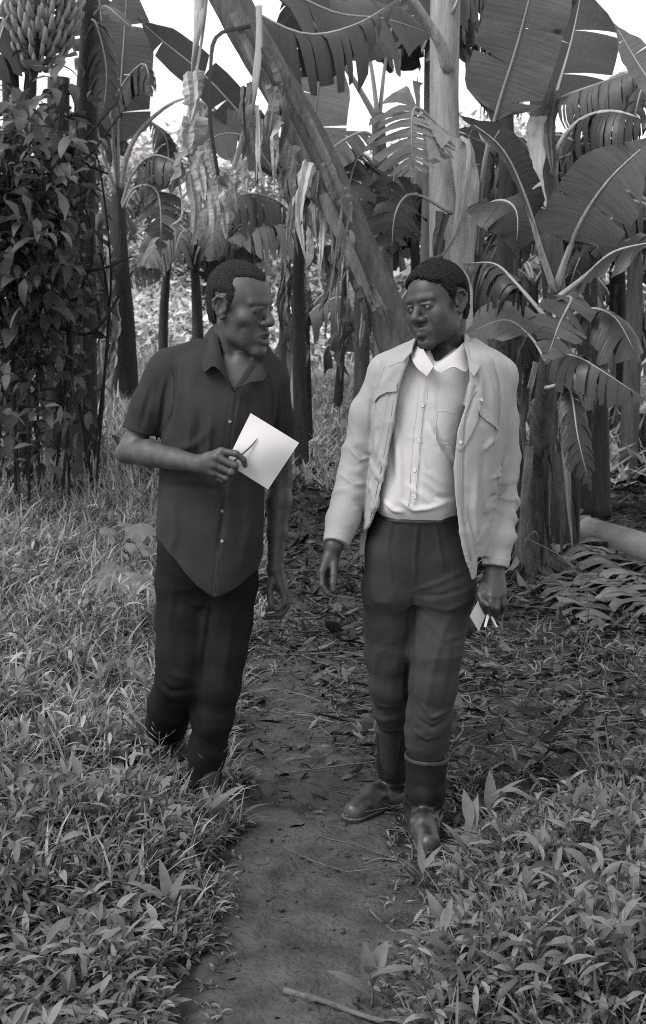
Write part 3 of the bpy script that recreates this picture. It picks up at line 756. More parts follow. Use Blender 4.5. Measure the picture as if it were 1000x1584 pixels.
# ---- plants crowding the back of the grove
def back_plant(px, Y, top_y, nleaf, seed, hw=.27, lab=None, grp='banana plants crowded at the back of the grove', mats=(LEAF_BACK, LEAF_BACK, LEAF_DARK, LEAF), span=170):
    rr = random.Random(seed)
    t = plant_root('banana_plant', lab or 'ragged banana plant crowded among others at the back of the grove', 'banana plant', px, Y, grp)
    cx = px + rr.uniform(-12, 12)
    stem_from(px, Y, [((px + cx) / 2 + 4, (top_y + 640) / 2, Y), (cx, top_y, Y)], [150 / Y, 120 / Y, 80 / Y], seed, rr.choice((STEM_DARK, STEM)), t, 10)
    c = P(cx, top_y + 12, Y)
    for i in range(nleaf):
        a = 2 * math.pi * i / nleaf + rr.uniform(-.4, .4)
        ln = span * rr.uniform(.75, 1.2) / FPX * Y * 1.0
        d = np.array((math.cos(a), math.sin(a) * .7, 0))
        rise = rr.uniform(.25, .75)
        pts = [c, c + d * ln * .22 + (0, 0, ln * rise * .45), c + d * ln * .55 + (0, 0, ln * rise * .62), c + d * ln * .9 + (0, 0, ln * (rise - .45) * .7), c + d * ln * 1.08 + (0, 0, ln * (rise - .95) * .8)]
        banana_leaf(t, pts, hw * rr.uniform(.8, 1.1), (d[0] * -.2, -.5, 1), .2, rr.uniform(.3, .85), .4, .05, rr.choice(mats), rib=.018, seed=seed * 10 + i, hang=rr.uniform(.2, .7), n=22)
for i, (px, Y, ty, nl, sp_, lb) in enumerate((
        (560, 11.0, 290, 8, 105, 'ragged banana plant behind the leaning stem, its crown above the jacketed shoulder'), (640, 12.0, 360, 8, 130, 'banana plant at the back, directly behind the upright stem'),
        (720, 11.0, 300, 8, 150, 'dark banana plant at the back just right of the upright stem'), (780, 10.0, 250, 8, 120, 'banana plant at the back under the huge smooth leaf'),
        (815, 12.5, 430, 8, 150, 'low banana plant at the back behind the V of pale stalks'), (905, 10.5, 350, 8, 150, 'banana plant at the back behind the reaching grey leaf'),
        (975, 9.8, 300, 8, 130, 'dark banana plant at the back near the right edge, level with the grey leaf'), (930, 12.5, 500, 7, 150, 'low banana plant at the back above the fallen stem'),
        (1040, 8.5, 350, 8, 140, 'banana plant mostly beyond the right edge, low leaves reaching in'), (1040, 10, 150, 8, 120, 'banana plant beyond the right edge with high leaves reaching in'),
        (655, 10.2, 40, 7, 105, 'dark crown at the top between the young plant and the upright stem'), (775, 9.6, -20, 7, 110, 'dark crown at the top behind the huge smooth leaf'),
        (70, 12.8, 330, 7, 110, 'banana plant at the back behind the vine curtain'), (395, 12.8, 345, 9, 95, 'pale ragged banana plant in the middle distance, above the head of the dark-shirted man'), (305, 14.0, 365, 8, 85, 'small shredded banana plant in front of the pale hill, left of the dark-shirted man'), (105, 12.2, 190, 9, 75, 'banana plant at the back whose crown shows just right of the banana bunch'),
        (610, 14.0, 480, 7, 170, 'low banana plant far back behind the jacketed shoulder'), (985, 14, 570, 6, 170, 'low leaves far back at the right edge'),
        (700, 14, 510, 7, 170, 'low banana plant far back behind the head of the jacketed man'), (880, 15, 570, 6, 170, 'low banana plant far back behind the cut stump'))):
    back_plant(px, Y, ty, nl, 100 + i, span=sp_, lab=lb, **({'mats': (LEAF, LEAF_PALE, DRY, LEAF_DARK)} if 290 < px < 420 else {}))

# ================================================================== HILL, VINES, WEEDS, LITTER
NR = np.random.RandomState(17)

def scatter(n, x0, x1, y0, y1, keep, rs=NR):
    """Random ground points inside a box that satisfy keep(x, y)."""
    out = []
    got = 0
    while got < n:
        x = rs.uniform(x0, x1, n * 2); y = rs.uniform(y0, y1, n * 2)
        m = keep(x, y)
        p = np.stack([x[m], y[m]], -1)
        out.append(p); got += len(p)
    p = np.concatenate(out)[:n]
    return np.concatenate([p, ground_z(p[:, 0], p[:, 1])[:, None]], 1)

def in_view(x, y, pad=.25):
    return np.abs(x) < .235 * y + pad

# ---- scrub on the hill: far off, one mass
def hill():
    n = 1200
    c = scatter(n, -22, 22, 17, 62, lambda x, y: in_view(x, y, 3) & (np.random.RandomState(3).rand(len(x)) < .9))
    size = NR.uniform(.25, .9, n) * np.where(NR.rand(n) < .12, 1.8, 1)
    k = 50
    d = NR.normal(0, 1, (n, k, 3)); d /= np.linalg.norm(d, axis=2, keepdims=True)
    d[..., 2] = np.abs(d[..., 2])
    p = c[:, None] + d * (size[:, None, None] * NR.uniform(.6, 1.0, (n, k, 1)))
    p = p.reshape(-1, 3)
    m = len(p)
    V, Q = leaf_cloud(p, NR.uniform(0, 6.28, m), NR.uniform(-.3, 1.0, m), np.repeat(size, k) * NR.uniform(.14, .30, m), np.repeat(size, k) * NR.uniform(.06, .14, m), NR.uniform(.2, 1.2, m), NR.normal(0, .5, m), seg=1, shape='tri')
    tag(obj('hillside_scrub', V, Q, SCRUB, origin=(0, 0, 0)), 'scrub covering the hill behind the grove, paled with painted haze', 'scrub', kind='stuff')
hill()

def far_tree(px, Y, h, w, seed, lab):
    rs = np.random.RandomState(seed)
    x = P(px, 500, Y)[0]
    r = empty('tree', (x, Y, float(ground_z(x, Y)) - .1), lab, 'tree', 'trees on the hill')
    b = np.array(r.location)
    mb = MB()
    mb.add(*tube(spline([b, b + (.1, 0, h * .4), b + (0, 0, h * .85)], 8), np.linspace(.14, .04, 8), 7))
    for i in range(6):
        a = rs.uniform(0, 6.28); s = b + np.array((0, 0, h * rs.uniform(.3, .6)))
        mb.add(*tube(spline([s, s + np.array((math.cos(a) * w * .3, math.sin(a) * w * .3, h * .15)), s + np.array((math.cos(a) * w * .45, math.sin(a) * w * .45, h * .3))], 6), np.linspace(.06, .015, 6), 5))
    mb.obj('trunk', BARK, r)
    n = 70
    d = rs.normal(0, 1, (n, 3)); d /= np.linalg.norm(d, axis=1, keepdims=True)
    c = b + np.array((0, 0, h * .72)) + d * np.array((w * .5, w * .5, h * .3)) * rs.uniform(.4, 1, (n, 1))
    k = 45
    p = (c[:, None] + rs.normal(0, .12, (n, k, 3)) * w * .5).reshape(-1, 3); m = len(p)
    V, Q = leaf_cloud(p, rs.uniform(0, 6.28, m), rs.uniform(-.5, .9, m), rs.uniform(.12, .28, m), rs.uniform(.06, .12, m), rs.uniform(.2, 1, m), rs.normal(0, .6, m), seg=2, shape='tri')
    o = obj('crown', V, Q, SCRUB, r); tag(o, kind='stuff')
for a in ((225, 34, 3.4, 3.2, 1, 'pale rounded tree on the hill in the gap left of the dark shirt'), (318, 30, 2.6, 2.4, 2, 'small tree on the hill just above the shoulder of the dark shirt'),
          (520, 32, 3.2, 3.0, 3, 'pale tree on the hill between the two men'), (985, 30, 3.0, 3.0, 4, 'hill tree glimpsed at the right edge behind dark stems'), (760, 36, 3.8, 3.4, 5, 'hill tree glimpsed right of the jacket')):
    far_tree(*a)

# ---- vine curtain at the left: climbing stems with broad leaves, the largest ones each its own piece
def vines():
    r = empty('vine_thicket', ground_pt(60, 8.4), 'dark tangled curtain of broad-leaved vines hanging over the stems at the left edge', 'vines')
    mb = MB()
    ends = []
    for i in range(20):
        x0, x1 = NR.uniform(-40, 190), NR.uniform(-60, 40)
        px = NR.uniform(-40, 120) if NR.rand() < .85 else NR.uniform(120, 170); top = NR.uniform(190, 340) if px < 20 else NR.uniform(125, 340) if 70 < px < 120 else NR.uniform(195, 360) if px < 120 else NR.uniform(230, 420)
        Y = NR.uniform(8.0, 9.0)
        pts = [ground_pt(px + NR.uniform(-30, 30), Y)] + PX([(px + NR.uniform(-25, 25), 520, Y), (px + NR.uniform(-25, 25), 400, Y - .1), (px, top, Y - .1), (px + NR.uniform(-40, 40), top + NR.uniform(40, 140), Y - .35)])
        s = spline(pts, 26)
        mb.add(*tube(s, np.linspace(.010, .004, 26), 5))
        ends.append(s[3:])
    for i in range(16):
        y = NR.uniform(250, 560); a = NR.uniform(-30, 120)
        mb.add(*tube(spline(PX([(a, y, 8.5), (a + 60, y + NR.uniform(-70, 20), 8.3), (a + 120, y + NR.uniform(-120, 30), 8.4)]), 12), np.linspace(.012, .006, 12), 5))
    mb.obj('vine_stems', BARK, r)
    S = np.concatenate(ends)
    n = 4300
    i = NR.randint(0, len(S), n)
    p = S[i] + NR.normal(0, 1, (n, 3)) * np.array((.17, .15, .17))
    pxa = 500 + p[:, 0] * FPX / p[:, 1]
    pya = 450 + (CAM_H - p[:, 2]) * FPX / p[:, 1]
    p = p[(pxa < 108 + 75 * NR.rand(len(p)) ** 2) & (NR.rand(len(p)) < np.where(pya > 430, .85, 1)) & (p[:, 2] > ground_z(p[:, 0], p[:, 1]) + .02)]
    n = len(p)
    ln = NR.uniform(.05, .16, n)
    az = NR.uniform(-math.pi, math.pi, n) * .75 - math.pi / 2
    V, Q = leaf_cloud(p, az, NR.uniform(-1.2, .4, n), ln, ln * NR.uniform(.32, .6, n), NR.uniform(.3, 1.1, n), NR.normal(0, .5, n), seg=4, fold=.22, shape='ovate', ripple=.08)
    o = obj('small_leaves', V, Q, VINE, r); tag(o, kind='stuff')
    mes = []
    for k in range(6):
        V, Q = leaf_cloud(np.zeros((1, 3)), [0], [.25], [.135 + .02 * k], [.062 + .012 * (k % 3)], [.5 + .16 * k], [.1 * (k - 2)], seg=6, fold=.2, shape='ovate', ripple=.05)
        me = mesh_np('vine_leaf', V, Q); me.materials.append(VINE); mes.append(me)
    base = np.array(r.location)
    for k in range(150):
        q = S[NR.randint(0, len(S))] + NR.normal(0, 1, 3) * np.array((.12, .05, .12)) + (0, -.16, 0)
        if 500 + q[0] * FPX / q[1] > 130: continue
        o = bpy.data.objects.new('leaf', mes[k % 6]); COL.objects.link(o); o.parent = r
        o.location = [float(c) for c in q - base]
        o.rotation_euler = (NR.normal(0, .5), NR.uniform(-.2, 1.0), NR.uniform(-2.6, -.4))
vines()

pl = lambda x, y: np.interp(y, [2.8, 3.2, 3.8, 4.2, 4.8, 5.5, 7, 13], [-.37, -.36, -.34, -.30, -.37, -.40, -.36, -.30])
pr = lambda x, y: np.interp(y, [2.8, 3.2, 3.5, 3.8, 4.3, 5, 7, 13], [.17, .20, .31, .36, .40, .42, .42, .30])
# ---- weeds: sprigs of lance-shaped leaves
def sprigs(name, pts, h0, h1, nleaf, l0, l1, wr, mat_, label, seed, seg=4, curl=(.5, 1.5), stems=True, kind='stuff', el=(.2, 1.1)):
    rs = np.random.RandomState(seed)
    n = len(pts)
    e = np.maximum(pl(pts[:, 0], pts[:, 1]) - pts[:, 0], pts[:, 0] - pr(pts[:, 0], pts[:, 1]))
    hs = np.clip(.45 + e / .30, .4, 1.0)                       # trampled low beside the path
    h = rs.uniform(h0, h1, n) * hs * (1 - .62 * np.exp(-((pts[:, 0] + .36) / .16) ** 2 - ((pts[:, 1] - 4.12) / .30) ** 2)) * np.clip(.95 + .75 * clump(pts[:, 0], pts[:, 1], 2.6, 21) + .35 * clump(pts[:, 0], pts[:, 1], 7, 22), .3, 1.7)
    tilt = rs.normal(0, .28, (n, 2))
    j = np.arange(nleaf)
    f = (j[None] + rs.uniform(.2, .9, (n, nleaf))) / nleaf
    base = pts[:, None] + np.stack([tilt[:, :1] * h[:, None] * f ** 1.4, tilt[:, 1:] * h[:, None] * f ** 1.4, h[:, None] * f], -1)
    az = rs.uniform(0, 6.28, (n, 1)) + j[None] * 2.4 + rs.normal(0, .4, (n, nleaf))
    m = n * nleaf
    ln = (rs.uniform(l0, l1, (n, nleaf)) * (1.15 - .35 * f) * np.sqrt(hs)[:, None]).ravel()
    V, Q = leaf_cloud(base.reshape(-1, 3), az.ravel(), rs.uniform(el[0], el[1], m) + .25 * (f.ravel() - .5), ln, ln * rs.uniform(wr * .75, wr * 1.25, m), rs.uniform(curl[0], curl[1], m), rs.normal(0, .35, m), seg=seg, shape='lance' if seg >= 3 else 'tri', fold=.22)
    mb = MB(); mb.add(V, Q)
    if stems:
        top = pts + np.stack([tilt[:, 0] * h, tilt[:, 1] * h, h], -1)
        w = .0022
        A = np.stack([pts - (w, 0, 0), pts + (w, 0, 0), top + (w * .5, 0, 0), top - (w * .5, 0, 0)], 1).reshape(-1, 3)
        mb.add(A, np.arange(len(A)).reshape(-1, 4))
    o = mb.obj(name, mat_, origin=(0, 0, 0))
    tag(o, label, 'weeds', kind=kind)
    return o

def clump(x, y, s, seed):
    return vnoise(np.stack([x, y, x * 0], -1), s, seed)

# left bank: near, middle, far
left = lambda x, y: (x < pl(x, y) + .03 + .09 * clump(x, y, 5, 3)) & in_view(x, y)
sprigs('weed_cover', scatter(3000, -1.6, .3, 2.75, 4.6, left), -0.0 + .04, .17, 8, .045, .105, .24, WEED, 'thick knee-low weeds with lance-shaped leaves along the left of the path', 1)
sprigs('fine_weeds', scatter(2600, -1.9, .3, 2.8, 5.6, left), .04, .17, 7, .035, .075, .20, WEED, 'fine small-leaved weeds mixed through the left bank', 2, seg=3)
sprigs('meadow_weeds', scatter(4200, -3.2, .3, 4.4, 8.2, left), .06, .22, 6, .05, .12, .17, WEED_FAR, 'pale unkempt weeds and grass on the bank left of the dark shirt', 3, seg=3)
sprigs('grass_blades', scatter(2600, -3.0, .3, 3.4, 8.5, left), .02, .10, 5, .10, .26, .045, WEED_FAR, 'long thin grass blades standing through the left bank', 4, seg=3, stems=False, el=(.8, 1.45), curl=(.4, 1.6))
sprigs('broad_weeds', scatter(560, -2.6, .3, 3.3, 7.0, lambda x, y: left(x, y) & (clump(x, y, 2.5, 14) > -.1)), .07, .22, 6, .06, .12, .36, WEED, 'taller broad-leaved weeds standing out of the left bank', 15)
sprigs('far_grass', scatter(5500, -4.5, 1.2, 7.5, 16, lambda x, y: (x < np.where(y > 9.5, 1.4, pl(x, y) + .1)) & in_view(x, y)), .05, .22, 5, .08, .20, .12, GRASS_PALE, 'pale grass running back to the stems at the left', 5, seg=1, stems=False, el=(.5, 1.4))
sprigs('far_undergrowth', scatter(3600, -1, 5.5, 9.5, 17, in_view), .05, .30, 6, .10, .24, .2, GRASS_PALE, 'undergrowth at the back of the grove on the right', 6, seg=1, stems=False)
# right foreground corner
def right(x, y):
    edge = pr(x, y) - .02 + .10 * clump(x, y, 5, 4)
    far_ = np.interp(x, [.25, .37, .58, .83, 1.12], [3.45, 3.66, 4.02, 4.35, 4.75]) + .12 * clump(x, y, 3, 6)
    return (x > edge) & (y < far_) & in_view(x, y)
sprigs('weed_corner', scatter(1600, -.1, 1.4, 2.7, 4.5, right), .05, .18, 8, .045, .11, .24, WEED, 'thick weeds with lance-shaped leaves filling the right foreground', 7)
sprigs('fine_weed_corner', scatter(900, -.1, 1.4, 2.7, 4.7, lambda x, y: right(x, y - .15)), .04, .16, 6, .03, .075, .2, WEED, 'fine small-leaved weeds at the edge of the right foreground', 8)
sprigs('grass_corner', scatter(420, -.1, 1.4, 2.7, 4.6, right), .02, .08, 4, .10, .24, .04, WEED, 'thin grass blades among the right foreground weeds', 9, seg=3, stems=False, el=(.9, 1.45))
sprigs('sparse_shoots', scatter(230, .1, 2.2, 4.0, 6.8, lambda x, y: (x > pr(x, y) + .08) & in_view(x, y) & (clump(x, y, 2.2, 8) > .1)), .03, .10, 5, .03, .08, .13, WEED, 'sparse green shoots coming up through the litter on the right', 10, seg=3)
sprigs('path_edge_shoots', scatter(950, -.7, .6, 2.9, 7, lambda x, y: (np.abs(np.abs(x - path_mid(y)) - path_half(y) + .03) < .12) & in_view(x, y)), .01, .06, 4, .02, .06, .3, WEED, 'small seedlings creeping over the edges of the path', 11, seg=3)

# ---- leaf litter: dead strips, shreds and twigs over the ground right of and beyond the path
lit = lambda x, y: np.interp(y, [2.8, 3.8, 4.2, 4.8, 5.55, 6.56, 7.5, 8.2], [.3, .38, .32, .14, -.02, -.20, -.45, -.7]) + .14 * clump(x, y, 4, 12) + .08 * clump(x, y, 11, 13)
def litter():
    rs = np.random.RandomState(23)
    keep = lambda x, y: (x > lit(x, y)) & in_view(x, y) & ((y > 3.75) | (rs.rand(len(x)) < .3))
    p = scatter(15500, -.7, 3.4, 3.3, 10.5, keep)
    p2 = scatter(700, -.5, .6, 4.2, 8, lambda x, y: in_view(x, y) & (np.abs(x - path_mid(y)) < .45))
    p = np.concatenate([p, p2]); n = len(p)
    p[:, 2] += np.abs(rs.normal(0, .016, n)) + .004
    ln = rs.uniform(.02, .10, n) * np.where(rs.rand(n) < .12, 2.0, 1)
    V, Q = leaf_cloud(p, rs.uniform(0, 6.28, n), rs.normal(.08, .22, n), ln, ln * rs.uniform(.08, .30, n) * np.where(rs.rand(n) < .12, 1.8, 1), rs.normal(.1, .8, n), rs.normal(0, .7, n), seg=3, fold=.2, shape='lance', ripple=.12)
    tag(obj('leaf_litter', V, Q, LITTER, origin=(0, 0, 0)), 'dark litter of dead leaf shreds covering the ground right of the path', 'leaf litter', kind='stuff')
    q = scatter(420, -.55, .5, 3.0, 6.5, lambda x, y: (np.abs(x - path_mid(y)) < path_half(y)))
    q[:, 2] += .010; n = len(q); ln = rs.uniform(.006, .030, n)
    V, Q = leaf_cloud(q, rs.uniform(0, 6.28, n), rs.normal(.1, .2, n), ln, ln * rs.uniform(.15, .6, n), rs.normal(.2, .6, n), rs.normal(0, .6, n), seg=2, shape='tri')
    tag(obj('path_crumbs', V, Q, LITTER, origin=(0, 0, 0)), 'crumbs of dead leaf lying on the dirt path', 'leaf litter', kind='stuff')
    mb = MB()
    s = scatter(1300, -.1, 3.2, 3.9, 9.0, lambda x, y: (x > lit(x, y) - .05) & in_view(x, y))
    s = np.concatenate([s, scatter(60, -.25, .35, 4.6, 7.0, lambda x, y: x > lit(x, y) - .1)])
    for i, c in enumerate(s):
        a = rs.uniform(0, 6.28); L = rs.uniform(.06, .42); up = rs.uniform(0, .35) ** 2 * 2
        d = np.array((math.cos(a), math.sin(a), up * rs.uniform(.2, 1)))
        b = np.array((-math.sin(a), math.cos(a), 0)) * rs.normal(0, .28) * L
        pts = [c + (0, 0, .012), c + d * L * .5 + b + (0, 0, .014 + up * .08), c + d * L]
        pts[2][2] = max(pts[2][2], float(ground_z(pts[2][0], pts[2][1])) + .008)
        r = rs.uniform(.0012, .0042)
        mb.add(*tube(spline(pts, 5), np.linspace(r, r * .5, 5), 4, cap=False))
    tag(mb.obj('twig_litter', TWIG, origin=(0, 0, 0)), 'brittle twigs strewn through the litter on the right', 'twigs', kind='stuff')
    # pebbles and clods on the path
    mb = MB()
    for c in scatter(260, -.5, .5, 3.0, 6.5, lambda x, y: np.abs(x - path_mid(y)) < path_half(y)):
        r = rs.uniform(.002, .008)
        V, Q = tube([c + (-r, 0, .006), c + (-r * .5, 0, .006 + r * .2), c + (r * .5, 0, .006 + r * .2), c + (r, 0, .006)], [r * .3, r, r * .9, r * .3], 6, lump=.3, seed=int(r * 1e6))
        mb.add(V, Q)
    tag(mb.obj('clods', DIRT, origin=(0, 0, 0)), 'small clods and grit on the trodden path', 'clods', kind='stuff')
litter()

# ---- sticks one can point at
def stick(px_pts, r, label, seed, mat_=TWIG, lift=.012):
    g = [GP(a, b) + (0, 0, lift + (c if c else 0)) for a, b, *c_ in px_pts for c in [c_[0] if c_ else 0]]
    n = 14
    V, Q = tube(spline(g, n), np.linspace(r, r * .55, n) * (1 + .12 * np.random.RandomState(seed).normal(0, 1, n)), 7)
    tag(obj('stick', V, Q, mat_), label, 'stick', 'sticks lying on the ground')
stick([(488, 1116), (528, 1128), (560, 1146), (590, 1166)], .011, 'curved pale stick lying on the path beside the trousers of the jacketed man', 1)
stick([(440, 1540), (500, 1556), (560, 1578), (610, 1592)], .010, 'thick stick at the very bottom of the picture, half under leaves', 2)
stick([(572, 1414), (590, 1432), (625, 1458), (652, 1472)], .0035, 'thin straight twig on the path near the right foreground weeds', 3)
stick([(300, 1464), (345, 1468), (356, 1478), (372, 1500)], .003, 'thin bent twig at the left edge of the path', 4)
stick([(610, 1462), (624, 1470), (636, 1480)], .003, 'short dark twig below the thin straight one', 5, STEM_DARK)
stick([(480, 1052), (510, 1066), (520, 1100)], .006, 'forked-looking dead stalk curving on the litter between the men', 6)
stick([(500, 1030), (540, 1058), (556, 1088)], .005, 'slender dead stalk next to the curving one between the men', 7, LITTER)
stick([(910, 1010), (940, 985), (975, 960), (1010, 945)], .012, 'broken branch poking up through the litter at the right edge', 8, TWIG, .03)
stick([(780, 1010), (850, 1040), (900, 1000)], .006, 'long thin stick in the dark litter at the right', 9)
def arching(pts, r, label):
    V, Q = tube(spline(PX(pts), 14), np.linspace(r, r * .5, 14), 6)
    tag(obj('bare_twig', V, Q, TWIG), label, 'twig', 'bare twigs arching out of the litter')
arching([(830, 905, 6.1), (812, 850, 6.0), (826, 822, 5.95), (835, 835, 5.95)], .004, 'bare twig arching beside the foot of the right-hand banana plant')
arching([(902, 1000, 5.4), (910, 930, 5.4), (880, 870, 5.5), (815, 832, 5.7)], .0035, 'long bare twig sweeping up from the litter to the banana stumps')
arching([(860, 965, 5.6), (868, 930, 5.6), (900, 890, 5.65), (960, 900, 5.7)], .003, 'thin bare twig bowed over the heap of dry leaves')
arching([(776, 985, 5.2), (778, 955, 5.2), (790, 925, 5.2), (815, 918, 5.3)], .003, 'thin curling twig right of the hand holding the card')

# ---- fallen stem and heap of dry leaves
t0 = empty('fallen_banana_tree', GP(950, 862), 'fallen pale banana stem lying on the ground at the right edge', 'fallen stem')
a, b = GP(900, 838), GP(1090, 905)
a, b = a + (0, 0, .075), b + (0, 0, .085)
V, Q = trunk_mesh([a, a * .6 + b * .4, b], [.082, .090, .095], 91, 18)
lg = obj('trunk', V, Q, mat('fallen_stem_skin', .15, .35, 3, rough=.45, spec=.5, bump=.1, bscale=8, stretch=(.7, 2, 2)), t0)
d = unit(b - a)
V, Q = tube([a - d * .03, a - d * .015, a + d * .02, a + d * .04], [.055, .078, .090, .083], 16, lump=.06, seed=2)
obj('cut_end', V, Q, DRY, t0)
dry_strip(t0, [a + d * .3 + (0, -.06, .05), a + d * .5 + (0, -.09, .03), a + d * .8 + (0, -.08, .02)], .04, 501, 'dry_sheath', DRY, .3)
for i, (pts, hw, lb) in enumerate((
        ([(850, 850, 7.0), (905, 872, 6.75), (960, 905, 6.5), (1030, 950, 6.3)], .22, 'uppermost dry banana leaf of the heap, lying towards the fallen stem'),
        ([(880, 905, 6.6), (935, 925, 6.35), (990, 952, 6.15), (1050, 980, 6.0)], .20, 'lower dry banana leaf of the heap, fanning towards the right edge'),
        ([(840, 900, 6.5), (870, 925, 6.3), (905, 960, 6.1), (935, 1000, 5.9)], .15, 'small dry banana leaf sticking out at the front of the heap'),
        ([(905, 860, 7.2), (960, 872, 7.0), (1010, 890, 6.9), (1060, 900, 6.8)], .18, 'dry banana leaf tucked under the fallen stem'))):
    sp = []
    for q in pts:
        g = GP(q[0], q[1]); sp.append(g + np.array((0, 0, .05 + .03 * (3 - i) * .5)))
    x = empty('dry_banana_leaf', sp[0], lb, 'dry leaf', 'heap of dry banana leaves')
    banana_leaf(x, sp, hw, (0, -.1, 1), .05, .86, .25, .12, DRY, rib=.010, seed=600 + i, name='blade', crumple=.05, n=26, rib_mat=TWIG)

# ---- plants in the foreground that stand out
def lance_plant(px, py, leaves, label, group, mat_=WEED, stem_h=.10, name='weed_plant', wr=.27, shape='lance'):
    g = GP(px, py)
    r = empty(name, g, label, 'weed', group)
    top = g + np.array((rnd.uniform(-.02, .02), -.01, stem_h))
    V, Q = tube(spline([g, (g + top) / 2 + (.006, 0, 0), top], 7), np.linspace(.0045, .002, 7), 6)
    obj('stem', V, Q, WEED, r)
    for i, (az, el, ln, cu) in enumerate(leaves):
        f = .35 + .65 * i / max(1, len(leaves) - 1)
        V, Q = leaf_cloud((g * (1 - f) + top * f)[None], [R_(az)], [R_(el)], [ln], [ln * wr * rnd.uniform(.85, 1.15)], [cu], [rnd.uniform(-.3, .3)], seg=8, fold=.20, shape=shape)
        obj('leaf', V, Q, mat_, r)
FG = 'large-leaved weeds in the foreground'
lance_plant(648, 1372, [(200, 25, .11, .3), (160, 45, .10, .5), (100, 70, .10, .3), (20, 60, .09, .4), (-30, 30, .10, .6)], 'weed with long pale leaves fanned in front of the rubber boots', FG, stem_h=.06, wr=.24)
lance_plant(720, 1345, [(150, 60, .12, .6), (60, 75, .15, .4), (-20, 45, .13, .8), (100, 55, .12, .3)], 'upright weed just right of the front rubber boot', FG, stem_h=.13)
lance_plant(575, 1560, [(170, 40, .12, .5), (110, 80, .11, .4), (60, 55, .12, .7), (0, 30, .13, .8), (-70, 50, .10, .8)], 'pale weed at the bottom of the path, left of the foreground weeds', FG, stem_h=.09, wr=.4)
lance_plant(690, 1500, [(170, 45, .14, .9), (120, 70, .15, .7), (40, 60, .14, .8), (-50, 50, .13, .9), (-110, 40, .11, .9)], 'broad weed arching over the path from the right foreground', FG, stem_h=.12)
lance_plant(270, 1440, [(120, 75, .16, .5), (60, 70, .12, .9), (170, 45, .13, .9), (-20, 40, .12, 1.0)], 'weed with one tall upright leaf at the left edge of the path', FG, stem_h=.10)
lance_plant(215, 1400, [(110, 75, .17, .6), (40, 55, .14, 1.0), (190, 50, .13, 1.0), (-60, 45, .12, .9)], 'weed with long arching leaves left of the path, below the dark trousers', FG, stem_h=.11)
lance_plant(140, 1490, [(150, 70, .17, 1.2), (70, 60, .15, 1.1), (10, 45, .14, 1.0), (-80, 40, .13, .9)], 'weed with drooping leaves in the left foreground', FG, stem_h=.11)
lance_plant(330, 1300, [(60, 75, .13, .3), (110, 60, .12, .8), (0, 50, .14, .5), (190, 35, .13, .7)], 'weed with narrow pale leaves over the muddy shoe', FG, stem_h=.12, wr=.22)
lance_plant(262, 1330, [(150, 70, .15, .8), (80, 65, .14, .5), (20, 50, .12, .9)], 'weed beside the hem of the dark trousers', FG, stem_h=.10)
lance_plant(760, 1300, [(160, 55, .15, .7), (90, 80, .14, .3), (20, 50, .15, .8), (-40, 40, .13, .8)], 'weed with a tall pointed leaf, right of the front boot', FG, stem_h=.14)
lance_plant(850, 1400, [(170, 50, .15, .9), (100, 70, .16, .8), (30, 55, .15, .9), (-60, 45, .13, .8)], 'spreading weed in the middle of the right foreground', FG, stem_h=.13)
lance_plant(920, 1330, [(150, 60, .15, .8), (60, 70, .15, .6), (-10, 50, .14, .9), (200, 40, .13, .7)], 'tall weed near the right edge of the foreground', FG, stem_h=.14)

def round_leaf_plant(px, py, leaves, label):
    g = GP(px, py)
    r = empty('broad_leaf_plant', g, label, 'weed', 'broad-leaved plants on the left bank')
    rs = np.random.RandomState(px)
    for (dx, dy, h, rad) in leaves:
        c = g + np.array((dx, dy, h))
        V, Q = tube(spline([g, g * .5 + c * .5 + (0, 0, h * .2), c], 7), np.linspace(.004, .0025, 7), 5)
        n, m = 22, 6
        a = np.linspace(0, 2 * np.pi, n, endpoint=False)
        lob = rad * (1 + .13 * np.cos(5 * a + rs.uniform(0, 6)) + .05 * rs.normal(0, 1, n)) * (1 - .35 * np.exp(-((a - np.pi / 2) / .3) ** 2))
        tilt = unit((rs.normal(0, .25), -.45 + rs.normal(0, .2), 1)); s1 = unit(np.cross((0, 1, .2), tilt)); s2 = np.cross(tilt, s1)
        W = [c]
        for k in range(1, m):
            f = k / (m - 1)
            zz = .18 * rad * f * np.sin(5 * a) * f - .28 * rad * f ** 2
            W += list(c + (s1[None] * np.cos(a)[:, None] + s2[None] * np.sin(a)[:, None]) * (lob * f)[:, None] + tilt[None] * zz[:, None])
        F = [[0, 1 + j, 1 + (j + 1) % n, 1 + (j + 1) % n] for j in range(n)] + [[1 + k * n + j, 1 + (k + 1) * n + j, 1 + (k + 1) * n + (j + 1) % n, 1 + k * n + (j + 1) % n] for k in range(m - 2) for j in range(n)]
        lf = obj('leaf', np.array(W), np.array(F), WEED, r)
        obj('leaf_stalk', V, Q, WEED, lf)
round_leaf_plant(215, 880, [(0, 0, .22, .085), (-.16, .10, .18, .07), (.05, -.25, .17, .085), (-.22, -.15, .13, .08), (-.10, .3, .2, .06)], 'broad-leaved plant at the hip of the man in the dark shirt')
round_leaf_plant(150, 945, [(0, 0, .15, .09), (.18, -.06, .17, .085), (-.15, .05, .13, .07), (.08, .18, .16, .08)], 'broad-leaved plant low on the bank, left of the dark trousers')
round_leaf_plant(222, 1115, [(0, 0, .14, .055), (-.11, .02, .11, .045), (.05, .05, .12, .04)], 'small broad-leaved plant at the bent knee of the dark trousers')
round_leaf_plant(60, 1120, [(0, 0, .13, .05), (-.09, .05, .12, .045), (.09, .02, .10, .04)], 'small broad-leaved plant near the left edge of the bank')

